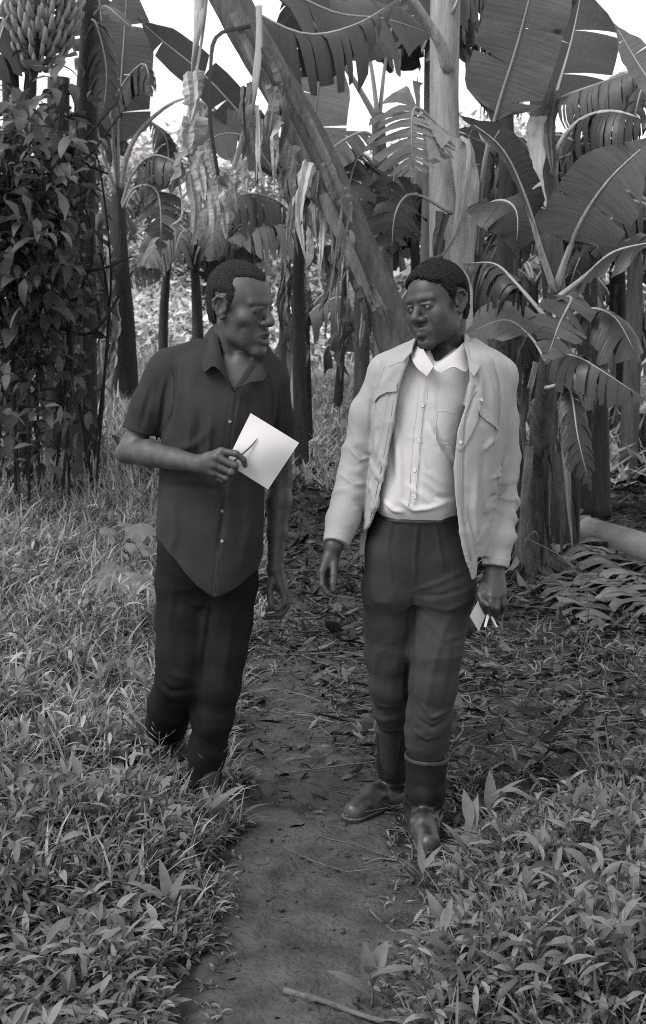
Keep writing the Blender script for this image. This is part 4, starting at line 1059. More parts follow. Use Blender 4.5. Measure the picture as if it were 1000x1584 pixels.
def seed_stalk(px, py, top, n, label, seed, Yt=4.0):
    rs = np.random.RandomState(seed)
    g = GP(px, py); tp = P(top[0], top[1], g[1] + .02)
    r = empty('seeding_grass', g, label, 'grass stalk', 'seeding grass stalks before the dark trousers')
    s = spline([g, g * .5 + tp * .5 + (rs.normal(0, .012), 0, 0), tp], 16)
    V, Q = tube(s, np.linspace(.0020, .0008, 16), 5)
    obj('stem', V, Q, WEED_FAR, r)
    mb = MB()
    for i in range(n):
        b = s[7 + int(8 * i / n)]
        a = rs.uniform(-1.2, 1.2) + (math.pi if rs.rand() < .45 else 0)
        d = np.array((math.cos(a), rs.normal(0, .5), .75 + rs.uniform(-.3, .4))) * rs.uniform(.015, .045)
        mb.add(*tube([b, b + d * .6, b + d], [.0006, .0018, .0006], 4))
        mb.add(*tube([b + d * .9, b + d * 1.2 + (0, 0, .004), b + d * 1.5 + (0, 0, .010)], [.0008, .0026, .0005], 4))
    tag(mb.obj('seed_head', WEED_FAR, r), kind='stuff')
seed_stalk(290, 1250, (312, 1062), 16, 'tallest seeding grass stalk in front of the dark trousers', 1)
seed_stalk(255, 1250, (246, 1108), 15, 'seeding grass stalk before the bent knee of the dark trousers', 2)
seed_stalk(310, 1270, (338, 1130), 14, 'seeding grass stalk leaning right over the trouser hem', 3)
seed_stalk(225, 1230, (262, 1090), 12, 'short seeding grass stalk left of the bent knee', 4)

# ------------------------------------------------------------------ sculpting: distance fields turned into one smooth mesh
class Field:
    FAR = 0.06
    def __init__(s, lo, hi, h, zbands=None):
        s.xs = np.arange(lo[0], hi[0], h, dtype=np.float32)
        s.ys = np.arange(lo[1], hi[1], h, dtype=np.float32)
        if zbands:                                            # [(z0, z1, step)...]
            s.zs = np.concatenate([np.arange(a, b, st) for a, b, st in zbands]).astype(np.float32)
        else:
            s.zs = np.arange(lo[2], hi[2], h, dtype=np.float32)
        s.d = np.full((len(s.xs), len(s.ys), len(s.zs)), s.FAR, np.float32)
        s.h = h
    def box(s, lo, hi):
        r = []
        for ax, a, b in zip((s.xs, s.ys, s.zs), lo, hi):
            r.append(slice(max(int(np.searchsorted(ax, a)) - 1, 0), int(np.searchsorted(ax, b)) + 1))
        return tuple(r)
    def pts(s, b):
        return s.xs[b[0]][:, None, None], s.ys[b[1]][None, :, None], s.zs[b[2]][None, None, :]
    def put(s, b, d, k, mode):
        o = s.d[b]
        if o.size == 0: return
        if mode == 'sub': d = -d
        if mode == 'add':
            r = np.minimum(o, d)
            if k: r = r - np.maximum(k - np.abs(o - d), 0) ** 2 / (4 * k)
        else:
            r = np.maximum(o, d)
            if k: r = r + np.maximum(k - np.abs(o - d), 0) ** 2 / (4 * k)
        s.d[b] = r
    def cone(s, a, b, ra, rb, k=0.01, mode='add', flat=None):
        """Tapered capsule; flat=(axis, factor) squashes its section along axis."""
        a = np.asarray(a, float); b = np.asarray(b, float)
        m = max(ra, rb) * (max(1, flat[1]) if flat else 1) + max(k, .012) + .012
        bx = s.box(np.minimum(a, b) - m, np.maximum(a, b) + m)
        X, Y, Z = s.pts(bx)
        ab = b - a; L2 = max(float(ab @ ab), 1e-9)
        px, py, pz = X - a[0], Y - a[1], Z - a[2]
        t = np.clip((px * ab[0] + py * ab[1] + pz * ab[2]) / L2, 0, 1)
        qx, qy, qz = px - t * ab[0], py - t * ab[1], pz - t * ab[2]
        f = 1.0
        if flat:
            w = unit(flat[0]); e = 1 / flat[1] - 1
            dt = (qx * w[0] + qy * w[1] + qz * w[2]) * e
            qx, qy, qz = qx + w[0] * dt, qy + w[1] * dt, qz + w[2] * dt
            f = min(flat[1], 1.0)
        d = (np.sqrt(qx * qx + qy * qy + qz * qz) - (ra + (rb - ra) * t)) * f
        s.put(bx, d.astype(np.float32), k, mode)
    def chain(s, pts, radii, k=0.008, mode='add', flat=None):
        for i in range(len(pts) - 1):
            s.cone(pts[i], pts[i + 1], radii[i], radii[i + 1], k, mode, flat)
    def ell(s, c, r, R=None, k=0.01, mode='add'):
        c = np.asarray(c, float); r = np.asarray(r, float)
        m = r.max() + max(k, .012) + .012
        bx = s.box(c - m, c + m)
        X, Y, Z = s.pts(bx)
        p = (X - c[0], Y - c[1], Z - c[2])
        if R is not None:
            p = [p[0] * R[0, i] + p[1] * R[1, i] + p[2] * R[2, i] for i in range(3)]
        k0 = np.sqrt((p[0] / r[0]) ** 2 + (p[1] / r[1]) ** 2 + (p[2] / r[2]) ** 2)
        k1 = np.sqrt((p[0] / r[0] ** 2) ** 2 + (p[1] / r[1] ** 2) ** 2 + (p[2] / r[2] ** 2) ** 2)
        d = k0 * (k0 - 1) / np.maximum(k1, 1e-6)
        s.put(bx, d.astype(np.float32), k, mode)
    def loft(s, rows, n=2.3, k=0.01, mode='add', grow=0.0, cap=True):
        """Stacked rounded sections: rows (z, x0, x1, yfront, yback)."""
        rows = np.array(sorted(rows), float)
        zz = np.linspace(rows[0, 0], rows[-1, 0], 160)
        sp = spline(rows, 160 * 3)
        o = np.argsort(sp[:, 0]); sp = sp[o]
        m = .05 + grow
        bx = s.box((sp[:, 1].min() - m, sp[:, 3].min() - m, zz[0] - m), (sp[:, 2].max() + m, sp[:, 4].max() + m, zz[-1] + m))
        X, Y, Z = s.pts(bx)
        z = Z.ravel()
        x0, x1, y0, y1 = [np.interp(z, sp[:, 0], sp[:, i]) for i in (1, 2, 3, 4)]
        a, b = (x1 - x0) / 2 + grow, (y1 - y0) / 2 + grow
        cx, cy = (x0 + x1) / 2, (y0 + y1) / 2
        q = (np.abs((X - cx) / a) ** n + np.abs((Y - cy) / b) ** n) ** (1 / n)
        d = (q - 1) * np.minimum(a, b)
        if cap:
            d = np.maximum(d, np.maximum(zz[0] - Z, Z - zz[-1]))
        s.put(bx, d.astype(np.float32), k, mode)
    def plane(s, pt, nrm, mode='cut', bx=None):
        """Cut away the side the normal points to, inside a box."""
        bx = bx or (slice(None),) * 3
        X, Y, Z = s.pts(bx)
        n = unit(nrm)
        d = (X - pt[0]) * n[0] + (Y - pt[1]) * n[1] + (Z - pt[2]) * n[2]
        s.d[bx] = np.maximum(s.d[bx], d.astype(np.float32))
    def poly(s, pts, keep=True, ymin=-1e9, ymax=1e9, k=0.0):
        """Keep (or cut) what lies inside an outline in x,z, for ymin < y < ymax."""
        pts = np.asarray(pts, float)
        X = s.xs[:, None].astype(float); Z = s.zs[None, :].astype(float)
        dist = np.full((len(s.xs), len(s.zs)), 1e9); inside = np.zeros(dist.shape, bool)
        for i in range(len(pts)):
            a, b = pts[i], pts[(i + 1) % len(pts)]
            e = b - a
            t = np.clip(((X - a[0]) * e[0] + (Z - a[1]) * e[1]) / max(e @ e, 1e-12), 0, 1)
            dist = np.minimum(dist, np.hypot(X - a[0] - t * e[0], Z - a[1] - t * e[1]))
            c = (a[1] > Z) != (b[1] > Z)
            with np.errstate(divide='ignore', invalid='ignore'):
                xi = a[0] + (Z - a[1]) / (b[1] - a[1] if b[1] != a[1] else 1e-12) * e[0]
            inside ^= c & (X < xi)
        sd = np.where(inside, -dist, dist)
        if not keep: sd = -sd
        j = slice(int(np.searchsorted(s.ys, ymin)), int(np.searchsorted(s.ys, ymax)))
        a, b = s.d[:, j, :], sd[:, None, :].astype(np.float32)
        r = np.maximum(a, b)
        if k: r = r + np.maximum(k - np.abs(a - b), 0) ** 2 / (4 * k)
        s.d[:, j, :] = r
    def shell(s, t):
        s.d = np.maximum(s.d, -(s.d + t))
    def mesh(s, smooth=1):
        return surface_nets(s.d, s.xs, s.ys, s.zs, smooth)

def surface_nets(d, xs, ys, zs, smooth=1):
    S = d < 0
    nx, ny, nz = d.shape
    cnt = np.zeros((nx - 1, ny - 1, nz - 1), np.uint8)
    for i in (0, 1):
        for j in (0, 1):
            for k in (0, 1):
                cnt += S[i:nx - 1 + i, j:ny - 1 + j, k:nz - 1 + k]
    act = (cnt > 0) & (cnt < 8)
    I, J, K = np.nonzero(act)
    n = len(I)
    acc = np.zeros((n, 3)); w = np.zeros(n)
    ax = (xs, ys, zs); idx = (I, J, K)
    for axis in range(3):
        o1, o2 = [a for a in range(3) if a != axis]
        for u in (0, 1):
            for v in (0, 1):
                c = [I.copy(), J.copy(), K.copy()]
                c[o1] = c[o1] + u; c[o2] = c[o2] + v
                da = d[c[0], c[1], c[2]].astype(float)
                p0 = np.stack([xs[c[0]], ys[c[1]], zs[c[2]]], -1).astype(float)
                c[axis] = c[axis] + 1
                db = d[c[0], c[1], c[2]].astype(float)
                m = (da < 0) != (db < 0)
                t = np.where(m, da / np.where(da == db, 1, da - db), 0)
                p0[:, axis] += t * (ax[axis][c[axis]] - ax[axis][c[axis] - 1])
                acc[m] += p0[m]; w[m] += 1
    V = acc / w[:, None]
    vid = np.full(act.shape, -1, np.int64)
    vid[I, J, K] = np.arange(n)
    quads = []
    for axis in range(3):
        o1, o2 = [(1, 2), (2, 0), (0, 1)][axis]
        sl = [slice(None)] * 3; sr = [slice(None)] * 3
        sl[axis] = slice(0, -1); sr[axis] = slice(1, None)
        a, b = S[tuple(sl)], S[tuple(sr)]
        e = np.argwhere(a != b)
        e = e[(e[:, o1] > 0) & (e[:, o2] > 0) & (e[:, o1] < d.shape[o1] - 1) & (e[:, o2] < d.shape[o2] - 1)]
        flip = a[e[:, 0], e[:, 1], e[:, 2]]
        def at(u, v):
            c = e.copy(); c[:, o1] -= u; c[:, o2] -= v
            return vid[c[:, 0], c[:, 1], c[:, 2]]
        q = np.stack([at(1, 1), at(0, 1), at(0, 0), at(1, 0)], -1)
        q[~flip] = q[~flip][:, ::-1]
        quads.append(q)
    Q = np.concatenate(quads)
    for _ in range(smooth):
        V = relax(V, Q, .5); V = relax(V, Q, -.45)
    return V, Q

def relax(V, Q, f):
    s = np.zeros_like(V); c = np.zeros(len(V))
    for i in range(4):
        a, b = Q[:, i], Q[:, (i + 1) % 4]
        for k in range(3):
            s[:, k] += np.bincount(a, V[b, k], len(V)) + np.bincount(b, V[a, k], len(V))
        c += np.bincount(a, minlength=len(V)) + np.bincount(b, minlength=len(V))
    return V + f * (s / np.maximum(c, 1)[:, None] - V)

def vnormals(V, Q):
    n = np.cross(V[Q[:, 2]] - V[Q[:, 0]], V[Q[:, 3]] - V[Q[:, 1]])
    N = np.zeros_like(V)
    for i in range(4):
        for k in range(3):
            N[:, k] += np.bincount(Q[:, i], n[:, k], len(V))
    return N / np.maximum(np.linalg.norm(N, axis=1, keepdims=True), 1e-12)

def seg_dist2(x, z, pts):
    """Distance in the upright plane to a polyline, and the side of it."""
    best = np.full(len(x), 1e9); side = np.zeros(len(x)); tt = np.zeros(len(x))
    n = len(pts) - 1
    for i in range(n):
        a, b = np.asarray(pts[i], float), np.asarray(pts[i + 1], float)
        e = b - a
        t = np.clip(((x - a[0]) * e[0] + (z - a[1]) * e[1]) / max(e @ e, 1e-12), 0, 1)
        dx, dz = x - a[0] - t * e[0], z - a[1] - t * e[1]
        dd = np.hypot(dx, dz)
        m = dd < best
        best = np.where(m, dd, best)
        side = np.where(m, np.sign(e[0] * dz - e[1] * dx), side)
        tt = np.where(m, (i + t) / n, tt)
    return best, side, tt

# ================================================================== PEOPLE
SKIN_L = mat('weathered_dark_skin', .044, .3, 34, rough=.52, spec=.42, bump=.3, bscale=300, bdist=.002)
SKIN_R = mat('smooth_dark_skin', .026, .22, 34, rough=.50, spec=.42, bump=.25, bscale=300, bdist=.002)
HAIR = mat('cropped_black_hair', .013, .7, 170, rough=.9, spec=.08, bump=1.0, bscale=330, bdist=.004)
HAIR_SHORT = mat('close_cropped_hair', .021, .85, 260, rough=.9, spec=.08, bump=1.0, bscale=420, bdist=.004)
LIPS = mat('lips', .06, .1, 60, rough=.4, spec=.5)
EYE = mat('eye_white', .15, .1, 60, rough=.2, spec=.6)
IRIS = mat('dark_iris', .008, .1, 60, rough=.15, spec=.6)

def rows_px(rows, Yc):
    return [(P(500, py, Yc)[2], P(xl, py, Yc)[0], P(xr, py, Yc)[0], yf, yb) for py, xl, xr, yf, yb in rows]

def xz(pts, Y):
    return [tuple(P(a, b, Y)[[0, 2]]) for a, b in pts]

class Cloth:
    """Mesh arrays with creases and folds pressed into them along picture-measured lines."""
    def __init__(s, V, Q, Y):
        s.V, s.Q, s.Y = V, Q, Y
        s.N = vnormals(V, Q)
        s.gain = 1.0
    def fold(s, pts, width, amp, front=True, taper=True):
        l = xz(pts, s.Y)
        d, side, t = seg_dist2(s.V[:, 0], s.V[:, 2], l)
        a = amp * s.gain * np.exp(-(d / width) ** 2)
        if taper: a = a * np.sin(np.pi * np.clip(t * .94 + .03, 0, 1)) ** .6
        if front: a = a * np.clip(-s.N[:, 1] * 2 + .3, 0, 1)
        s.V = s.V + s.N * a[:, None]
    def step(s, pts, reach, amp, sgn=1):
        """A lapped edge: cloth on one side of the line stands proud."""
        l = xz(pts, s.Y)
        d, side, t = seg_dist2(s.V[:, 0], s.V[:, 2], l)
        sd = d * side * sgn
        a = amp * (np.exp(-(d / reach) ** 2) * sm((sd + .003) / .006) - .45 * np.exp(-((sd + .004) / .005) ** 2))
        a = a * np.clip(-s.N[:, 1] * 3, 0, 1) * ((t > .01) & (t < .99))
        s.V = s.V + s.N * a[:, None]
    def noise(s, amp, scale, seed=1, stretch=(1, 1, 1)):
        s.V = s.V + s.N * (amp * vnoise(s.V * np.array(stretch), scale, seed))[:, None]
    def wrinkle(s, amp, scale, seed, stretch=(1, 1, 1), fade=None):
        """Sharp little creases: ridged noise, where a second noise lets it through."""
        q = s.V * np.array(stretch)
        q = q + .02 * np.stack([vnoise(s.V, 11, seed + 7), vnoise(s.V, 11, seed + 8), vnoise(s.V, 11, seed + 9)], -1)
        n = 1 - 2.2 * np.abs(vnoise(q, scale, seed))
        m = np.clip(vnoise(s.V, 5.5, seed + 5) + .45, 0, 1)
        if fade is not None: m = m * fade(s.V)
        s.V = s.V + s.N * (amp * np.clip(n, -.4, 1) * m)[:, None]
    def ridges(s, a, b, amp, waves, seed=0, lo=0.0, hi=1.0, slant=3.0):
        """Ruck rings round a sleeve or leg from point a to b."""
        a = np.asarray(a, float); b = np.asarray(b, float); e = b - a; L = np.linalg.norm(e); e = e / L
        q = s.V - a
        t = (q @ e) / L
        r = np.linalg.norm(q - np.outer(q @ e, e), axis=1)
        w = sm((t - lo) / .15) * sm((hi - t) / .15) * (r < .13)
        ph = t * waves * 2 * np.pi + slant * vnoise(s.V, 9, seed) + 2.2 * vnoise(s.V, 22, seed + 1)
        f = np.clip(np.sin(ph), -.3, 1) * (0.6 + .6 * vnoise(s.V, 14, seed + 2))
        s.V = s.V + s.N * (amp * w * f)[:, None]
    def normals(s): s.N = vnormals(s.V, s.Q)

def head_frame(yaw, pitch, roll, scale):
    """Columns: the head's right, forward and up axes; yaw > 0 turns the face to picture-left."""
    f = np.array((-math.sin(yaw), -math.cos(yaw), 0.0)); u = np.array((0, 0, 1.0)); r = np.cross(f, u)
    f, u = f * math.cos(pitch) - u * math.sin(pitch), u * math.cos(pitch) + f * math.sin(pitch)
    r, u = r * math.cos(roll) + u * math.sin(roll), u * math.cos(roll) - r * math.sin(roll)
    return np.stack([r, f, u], 1), scale

def sculpt_head(F, o, R, sc, mouth=0.0, gaunt=0.0, lid=.5):
    H = lambda x, y, z: o + R @ (np.array((x, y, z)) * sc)
    s = sc
    E = lambda c, r, k=.01, m='add': F.ell(H(*c), np.array(r) * s, R, k * s, m)
    C = lambda a, b, ra, rb, k=.01, m='add', flat=None: F.cone(H(*a), H(*b), ra * s, rb * s, k * s, m,
                                                               (R @ np.array(flat[0]), flat[1]) if flat else None)
    J = .012 * mouth                                            # jaw drop
    E((0, -.011, .035), (.0735, .0865, .083))                    # skull
    E((0, .030, .028), (.063, .062, .066), .02)                 # forehead
    E((0, .026, -.036 - J * .4), (.056 - .006 * gaunt, .058, .076), .02)      # face
    for q in (-1, 1):
        C((q * (.054 - .004 * gaunt), -.004, -.035), (q * (.047 - .008 * gaunt), .010, -.068 - J * .7), .016, .014, .02)
        C((q * (.047 - .008 * gaunt), .010, -.068 - J * .7), (q * .013, .070, -.104 - J), .015, .015, .022)
        E((q * .044, .052, -.027), (.025, .022, .022), .03)    # cheekbone
        C((q * .010, .086, .019), (q * .047, .070, .019), .0090, .0075, .014)  # brow
        if gaunt: E((q * .056, .052, -.066), (.008, .022, .022), .02, 'sub')
        C((q * .021, .0960, -.043), (q * .036, .0790, -.072), .0022, .0018, .010, 'sub')   # crease beside the mouth
    for q in (-1, 1): E((q * (.040 - .010 * gaunt), .036, -.058 - J * .4), (.022, .034, .036), .03)   # cheek
    E((0, .074, -.106 - J), (.021, .018, .017), .016)           # chin
    E((0, .073, -.072 - J * .5), (.030, .024, .030), .018)      # muzzle
    for q in (-1, 1):
        E((q * .032, .0945, .0005), (.0165, .0125, .0105), .010, 'sub')     # socket
        E((q * .0315, .0742, -.0015), (.0170, .0140, .0115), .005)          # lids over the ball
        C((q * .020, .0895, .0040), (q * .044, .0795, .003), .0030, .0026, .004)  # upper lid fold
        E((q * .0320, .0895, -.0038), (.0125, .0085, .0043), .0015, 'sub')  # the opening between the lids
    C((0, .083, .004), (0, .104, -.030), .0095, .0125, .012)    # nose bridge
    E((0, .1045, -.036), (.0150, .0125, .0118), .008)
    for q in (-1, 1):
        E((q * .0180, .0935, -.0385), (.0108, .0125, .0098), .006)
        E((q * .0095, .1005, -.0500), (.0056, .0065, .0045), .003, 'sub')
    # mouth
    up, lo = -.0655, -.0775 - J * 1.1
    E((0, .0955, -.0715 - J * .5), (.024, .012, .0030 + J * .55), .004, 'sub')
    for q in (-1, 1):
        C((q * .007, .0945, up), (q * .027, .0805, up - .0045 - J * .3), .0076, .0048, .006)
        C((0, .0945, lo), (q * .0255, .0805, lo + .0040 + J * .3), .0092, .0052, .006)
    C((0, .0955, up - .001), (0, .0945, up), .0062, .0062, .005)
    E((0, .094, -.0915 - J), (.016, .007, .0045), .008, 'sub')
    # ears
    for q in (-1, 1):
        ring = [(q * .073, .006, .012), (q * .079, -.004, .026), (q * .084, -.020, .027), (q * .086, -.031, .014),
                (q * .084, -.030, -.004), (q * .079, -.019, -.022), (q * .075, -.008, -.033), (q * .072, .000, -.026)]
        E((q * .074, -.013, -.001), (.008, .019, .030), .008)
        E((q * .084, -.012, .003), (.010, .012, .019), .004, 'sub')
        for a, b in zip(ring[:-1], ring[1:]):
            C(a, b, .0045, .0045, .004)
        C((q * .079, -.020, .010), (q * .080, -.021, -.012), .0035, .0035, .004)
        C((q * .075, .003, -.006), (q * .076, .002, -.012), .004, .004, .004)
    return H

def smin_(a, b, k):
    return np.minimum(a, b) - np.maximum(k - np.abs(a - b), 0) ** 2 / (4 * k)

def hair_mesh(o, R, sc, thick, line, seed, lump, back=.0):
    """Close-cropped hair: a cap over the skull, bounded by a hairline."""
    H = lambda x, y, z: o + R @ (np.array((x, y, z)) * sc)
    F = Field(o - .15 * sc, o + .15 * sc + .02, .0026)
    F.ell(H(0, -.012 - back, .037), np.array((.0735 + thick, .0870 + thick, .084 + thick)) * sc, R, 0)
    F.ell(H(0, .024, .034), np.array((.0640 + thick * .8, .064 + thick * .6, .067 + thick)) * sc, R, .02)
    F.ell(H(0, -.042, -.020), np.array((.058 + thick * .5, .050 + thick * .6, .060)) * sc, R, .025)
    X, Y, Z = np.meshgrid(F.xs, F.ys, F.zs, indexing='ij')
    q = (np.stack([X - o[0], Y - o[1], Z - o[2]], -1) @ R) / sc
    d = line(q[..., 0], q[..., 1], q[..., 2]) * sc
    near = np.abs(d) < .03
    pw = np.stack([X[near], Y[near], Z[near]], -1)
    d[near] += .0035 * vnoise(pw, 130, seed) + .0022 * vnoise(pw, 300, seed + 1)
    F.d = np.maximum(F.d + (thick * 1.15 * sc * sm((d + .016) / .019)).astype(np.float32), d.astype(np.float32))
    V, Q = F.mesh(1)
    N = vnormals(V, Q)
    V = V + N * (lump * (vnoise(V, 190, seed) + .6 * vnoise(V, 330, seed + 3)))[:, None]
    rs = np.random.RandomState(seed)                                # short curls standing off the cap
    i = rs.choice(len(V), 5200, replace=False)
    q = (V - o) @ R / sc
    edge = np.nonzero(line(q[:, 0], q[:, 1], q[:, 2]) > -.006)[0]
    i = np.concatenate([i, rs.choice(edge, 2600)]) if len(edge) else i
    n = len(i); ln = rs.uniform(.0022, .0048, n)
    tg = rs.normal(0, 1, (n, 3)); tg -= N[i] * (tg * N[i]).sum(1)[:, None]
    jit = tg * (.0032 * (np.arange(n) >= 5200))[:, None]          # stray stubble past the hairline
    C1, CQ = leaf_cloud(V[i] - N[i] * .001 + jit, np.arctan2(N[i, 1], N[i, 0]) + rs.normal(0, .8, n), np.arcsin(np.clip(N[i, 2], -1, 1)) + rs.normal(0, .6, n),
                        ln, ln * .45, rs.normal(0, 1.4, n), rs.uniform(-1.5, 1.5, n), seg=2, shape='tri')
    return np.vstack([V, C1]), np.vstack([Q, CQ + len(V)])

def eye_ball(c, R, name, parent, sc, gaze=None):
    r = .0114 * sc
    u = np.linspace(0, np.pi, 9); v = np.linspace(0, 2 * np.pi, 13)[:-1]
    V = np.array([[np.sin(a) * np.cos(b), np.cos(a), np.sin(a) * np.sin(b)] for a in u for b in v]) * r
    Q = [[i * 12 + j, i * 12 + (j + 1) % 12, (i + 1) * 12 + (j + 1) % 12, (i + 1) * 12 + j] for i in range(8) for j in range(12)]
    e = obj(name, V @ R.T + c, Q, EYE, parent)
    g = R @ unit(gaze if gaze is not None else (0, 1, -.15))
    obj('iris', V @ R.T * .56 + c + g * r * .50, Q, IRIS, e)
    return e

def strip(rows, mat_, name, parent, thick=.002, smooth=True):
    """Sheet of cloth through rows of points, thickened."""
    rows = [np.asarray(r, float) for r in rows]
    m = len(rows[0])
    V = np.concatenate(rows)
    Q = np.array([[i * m + j, i * m + j + 1, (i + 1) * m + j + 1, (i + 1) * m + j] for i in range(len(rows) - 1) for j in range(m - 1)])
    N = vnormals(V, Q)
    n = len(V)
    W = np.vstack([V + N * thick / 2, V - N * thick / 2])
    Q2 = [*Q.tolist(), *[(np.array(q)[::-1] + n).tolist() for q in Q]]
    R = len(rows)
    edge = [j for j in range(m)] + [i * m + m - 1 for i in range(1, R)] + [(R - 1) * m + j for j in range(m - 2, -1, -1)] + [i * m for i in range(R - 2, 0, -1)]
    E = len(W); W = np.vstack([W, W[edge], W[[e + n for e in edge]]]); ne = len(edge)
    for k in range(ne):
        a, b = E + k, E + (k + 1) % ne
        Q2.append([b, a, a + ne, b + ne])
    return obj(name, W, np.array(Q2), mat_, parent, smooth)

def button(c, nrm, r, mat_, parent, name='button'):
    """Round sewn button with a raised rim and thread holes region dished."""
    n = unit(nrm); a = unit(np.cross(n, (0, 0, 1.0))); b = np.cross(n, a)
    prof = [(0, .0008), (.5 * r, .0008), (.75 * r, .0020), (r, .0016), (r * 1.02, 0)]
    k = 12
    V = [c + n * prof[0][1]]
    for rr, h in prof[1:]:
        V += [c + n * h + (a * math.cos(t) + b * math.sin(t)) * rr for t in np.linspace(0, 2 * np.pi, k, endpoint=False)]
    Q = [[0, 1 + j, 1 + (j + 1) % k, 1 + (j + 1) % k] for j in range(k)]
    for i in range(3):
        for j in range(k):
            Q.append([1 + i * k + j, 1 + (i + 1) * k + j, 1 + (i + 1) * k + (j + 1) % k, 1 + i * k + (j + 1) % k])
    return obj(name, np.array(V), np.array(Q), mat_, parent)

def surf_point(V, N, px, py, Y):
    """Point of a mesh seen at a picture position (nearest vertex to the view ray on the near side)."""
    d = unit(P(px, py, Y) - np.array((0, 0, CAM_H)))
    q = V - np.array((0, 0, CAM_H))
    t = q @ d
    r = np.linalg.norm(q - np.outer(t, d), axis=1)
    m = np.argsort(r + .15 * (t - t.min()))[:1]
    c = np.nonzero(r < .006)[0]
    i = c[np.argmin(t[c])] if len(c) else m[0]
    return V[i], N[i]

def finger(F, pts, r0, r1, k=.0035):
    p = np.array(pts)
    n = len(p)
    F.chain(p, list(np.linspace(r0, r1, n)), k)

def seam(c, pts, Y, mat_, parent, r=.0013, name='seam', n=26):
    q = []
    for a, b in spline(np.array(pts, float), n):
        p, nn = surf_point(c.V, c.N, a, b, Y)
        q.append(p + nn * r * .15)
    q = np.array(q)
    q[1:-1] = (q[:-2] + q[1:-1] * 2 + q[2:]) / 4
    V, Q = tube(q, r, 6)
    return obj(name, V, Q, mat_, parent)

def flap(c, pts, depth, Y, mat_, parent, lift=.0055):
    """Sewn flap: fixed along its top, its lower edge standing off the cloth."""
    rows = [[], [], [], []]
    for a, b in spline(np.array(pts, float), 14):
        for k, (f, l) in enumerate(((1, .0006), (.55, .003), (.15, lift * .9), (0, lift))):
            p, nn = surf_point(c.V, c.N, a, b - depth * f, Y)
            rows[k].append(p + nn * l)
    rows = [np.array(r) for r in rows]
    for r in rows: r[1:-1] = (r[:-2] + r[1:-1] * 2 + r[2:]) / 4
    return strip(rows, mat_, 'pocket_flap', parent, .0024)

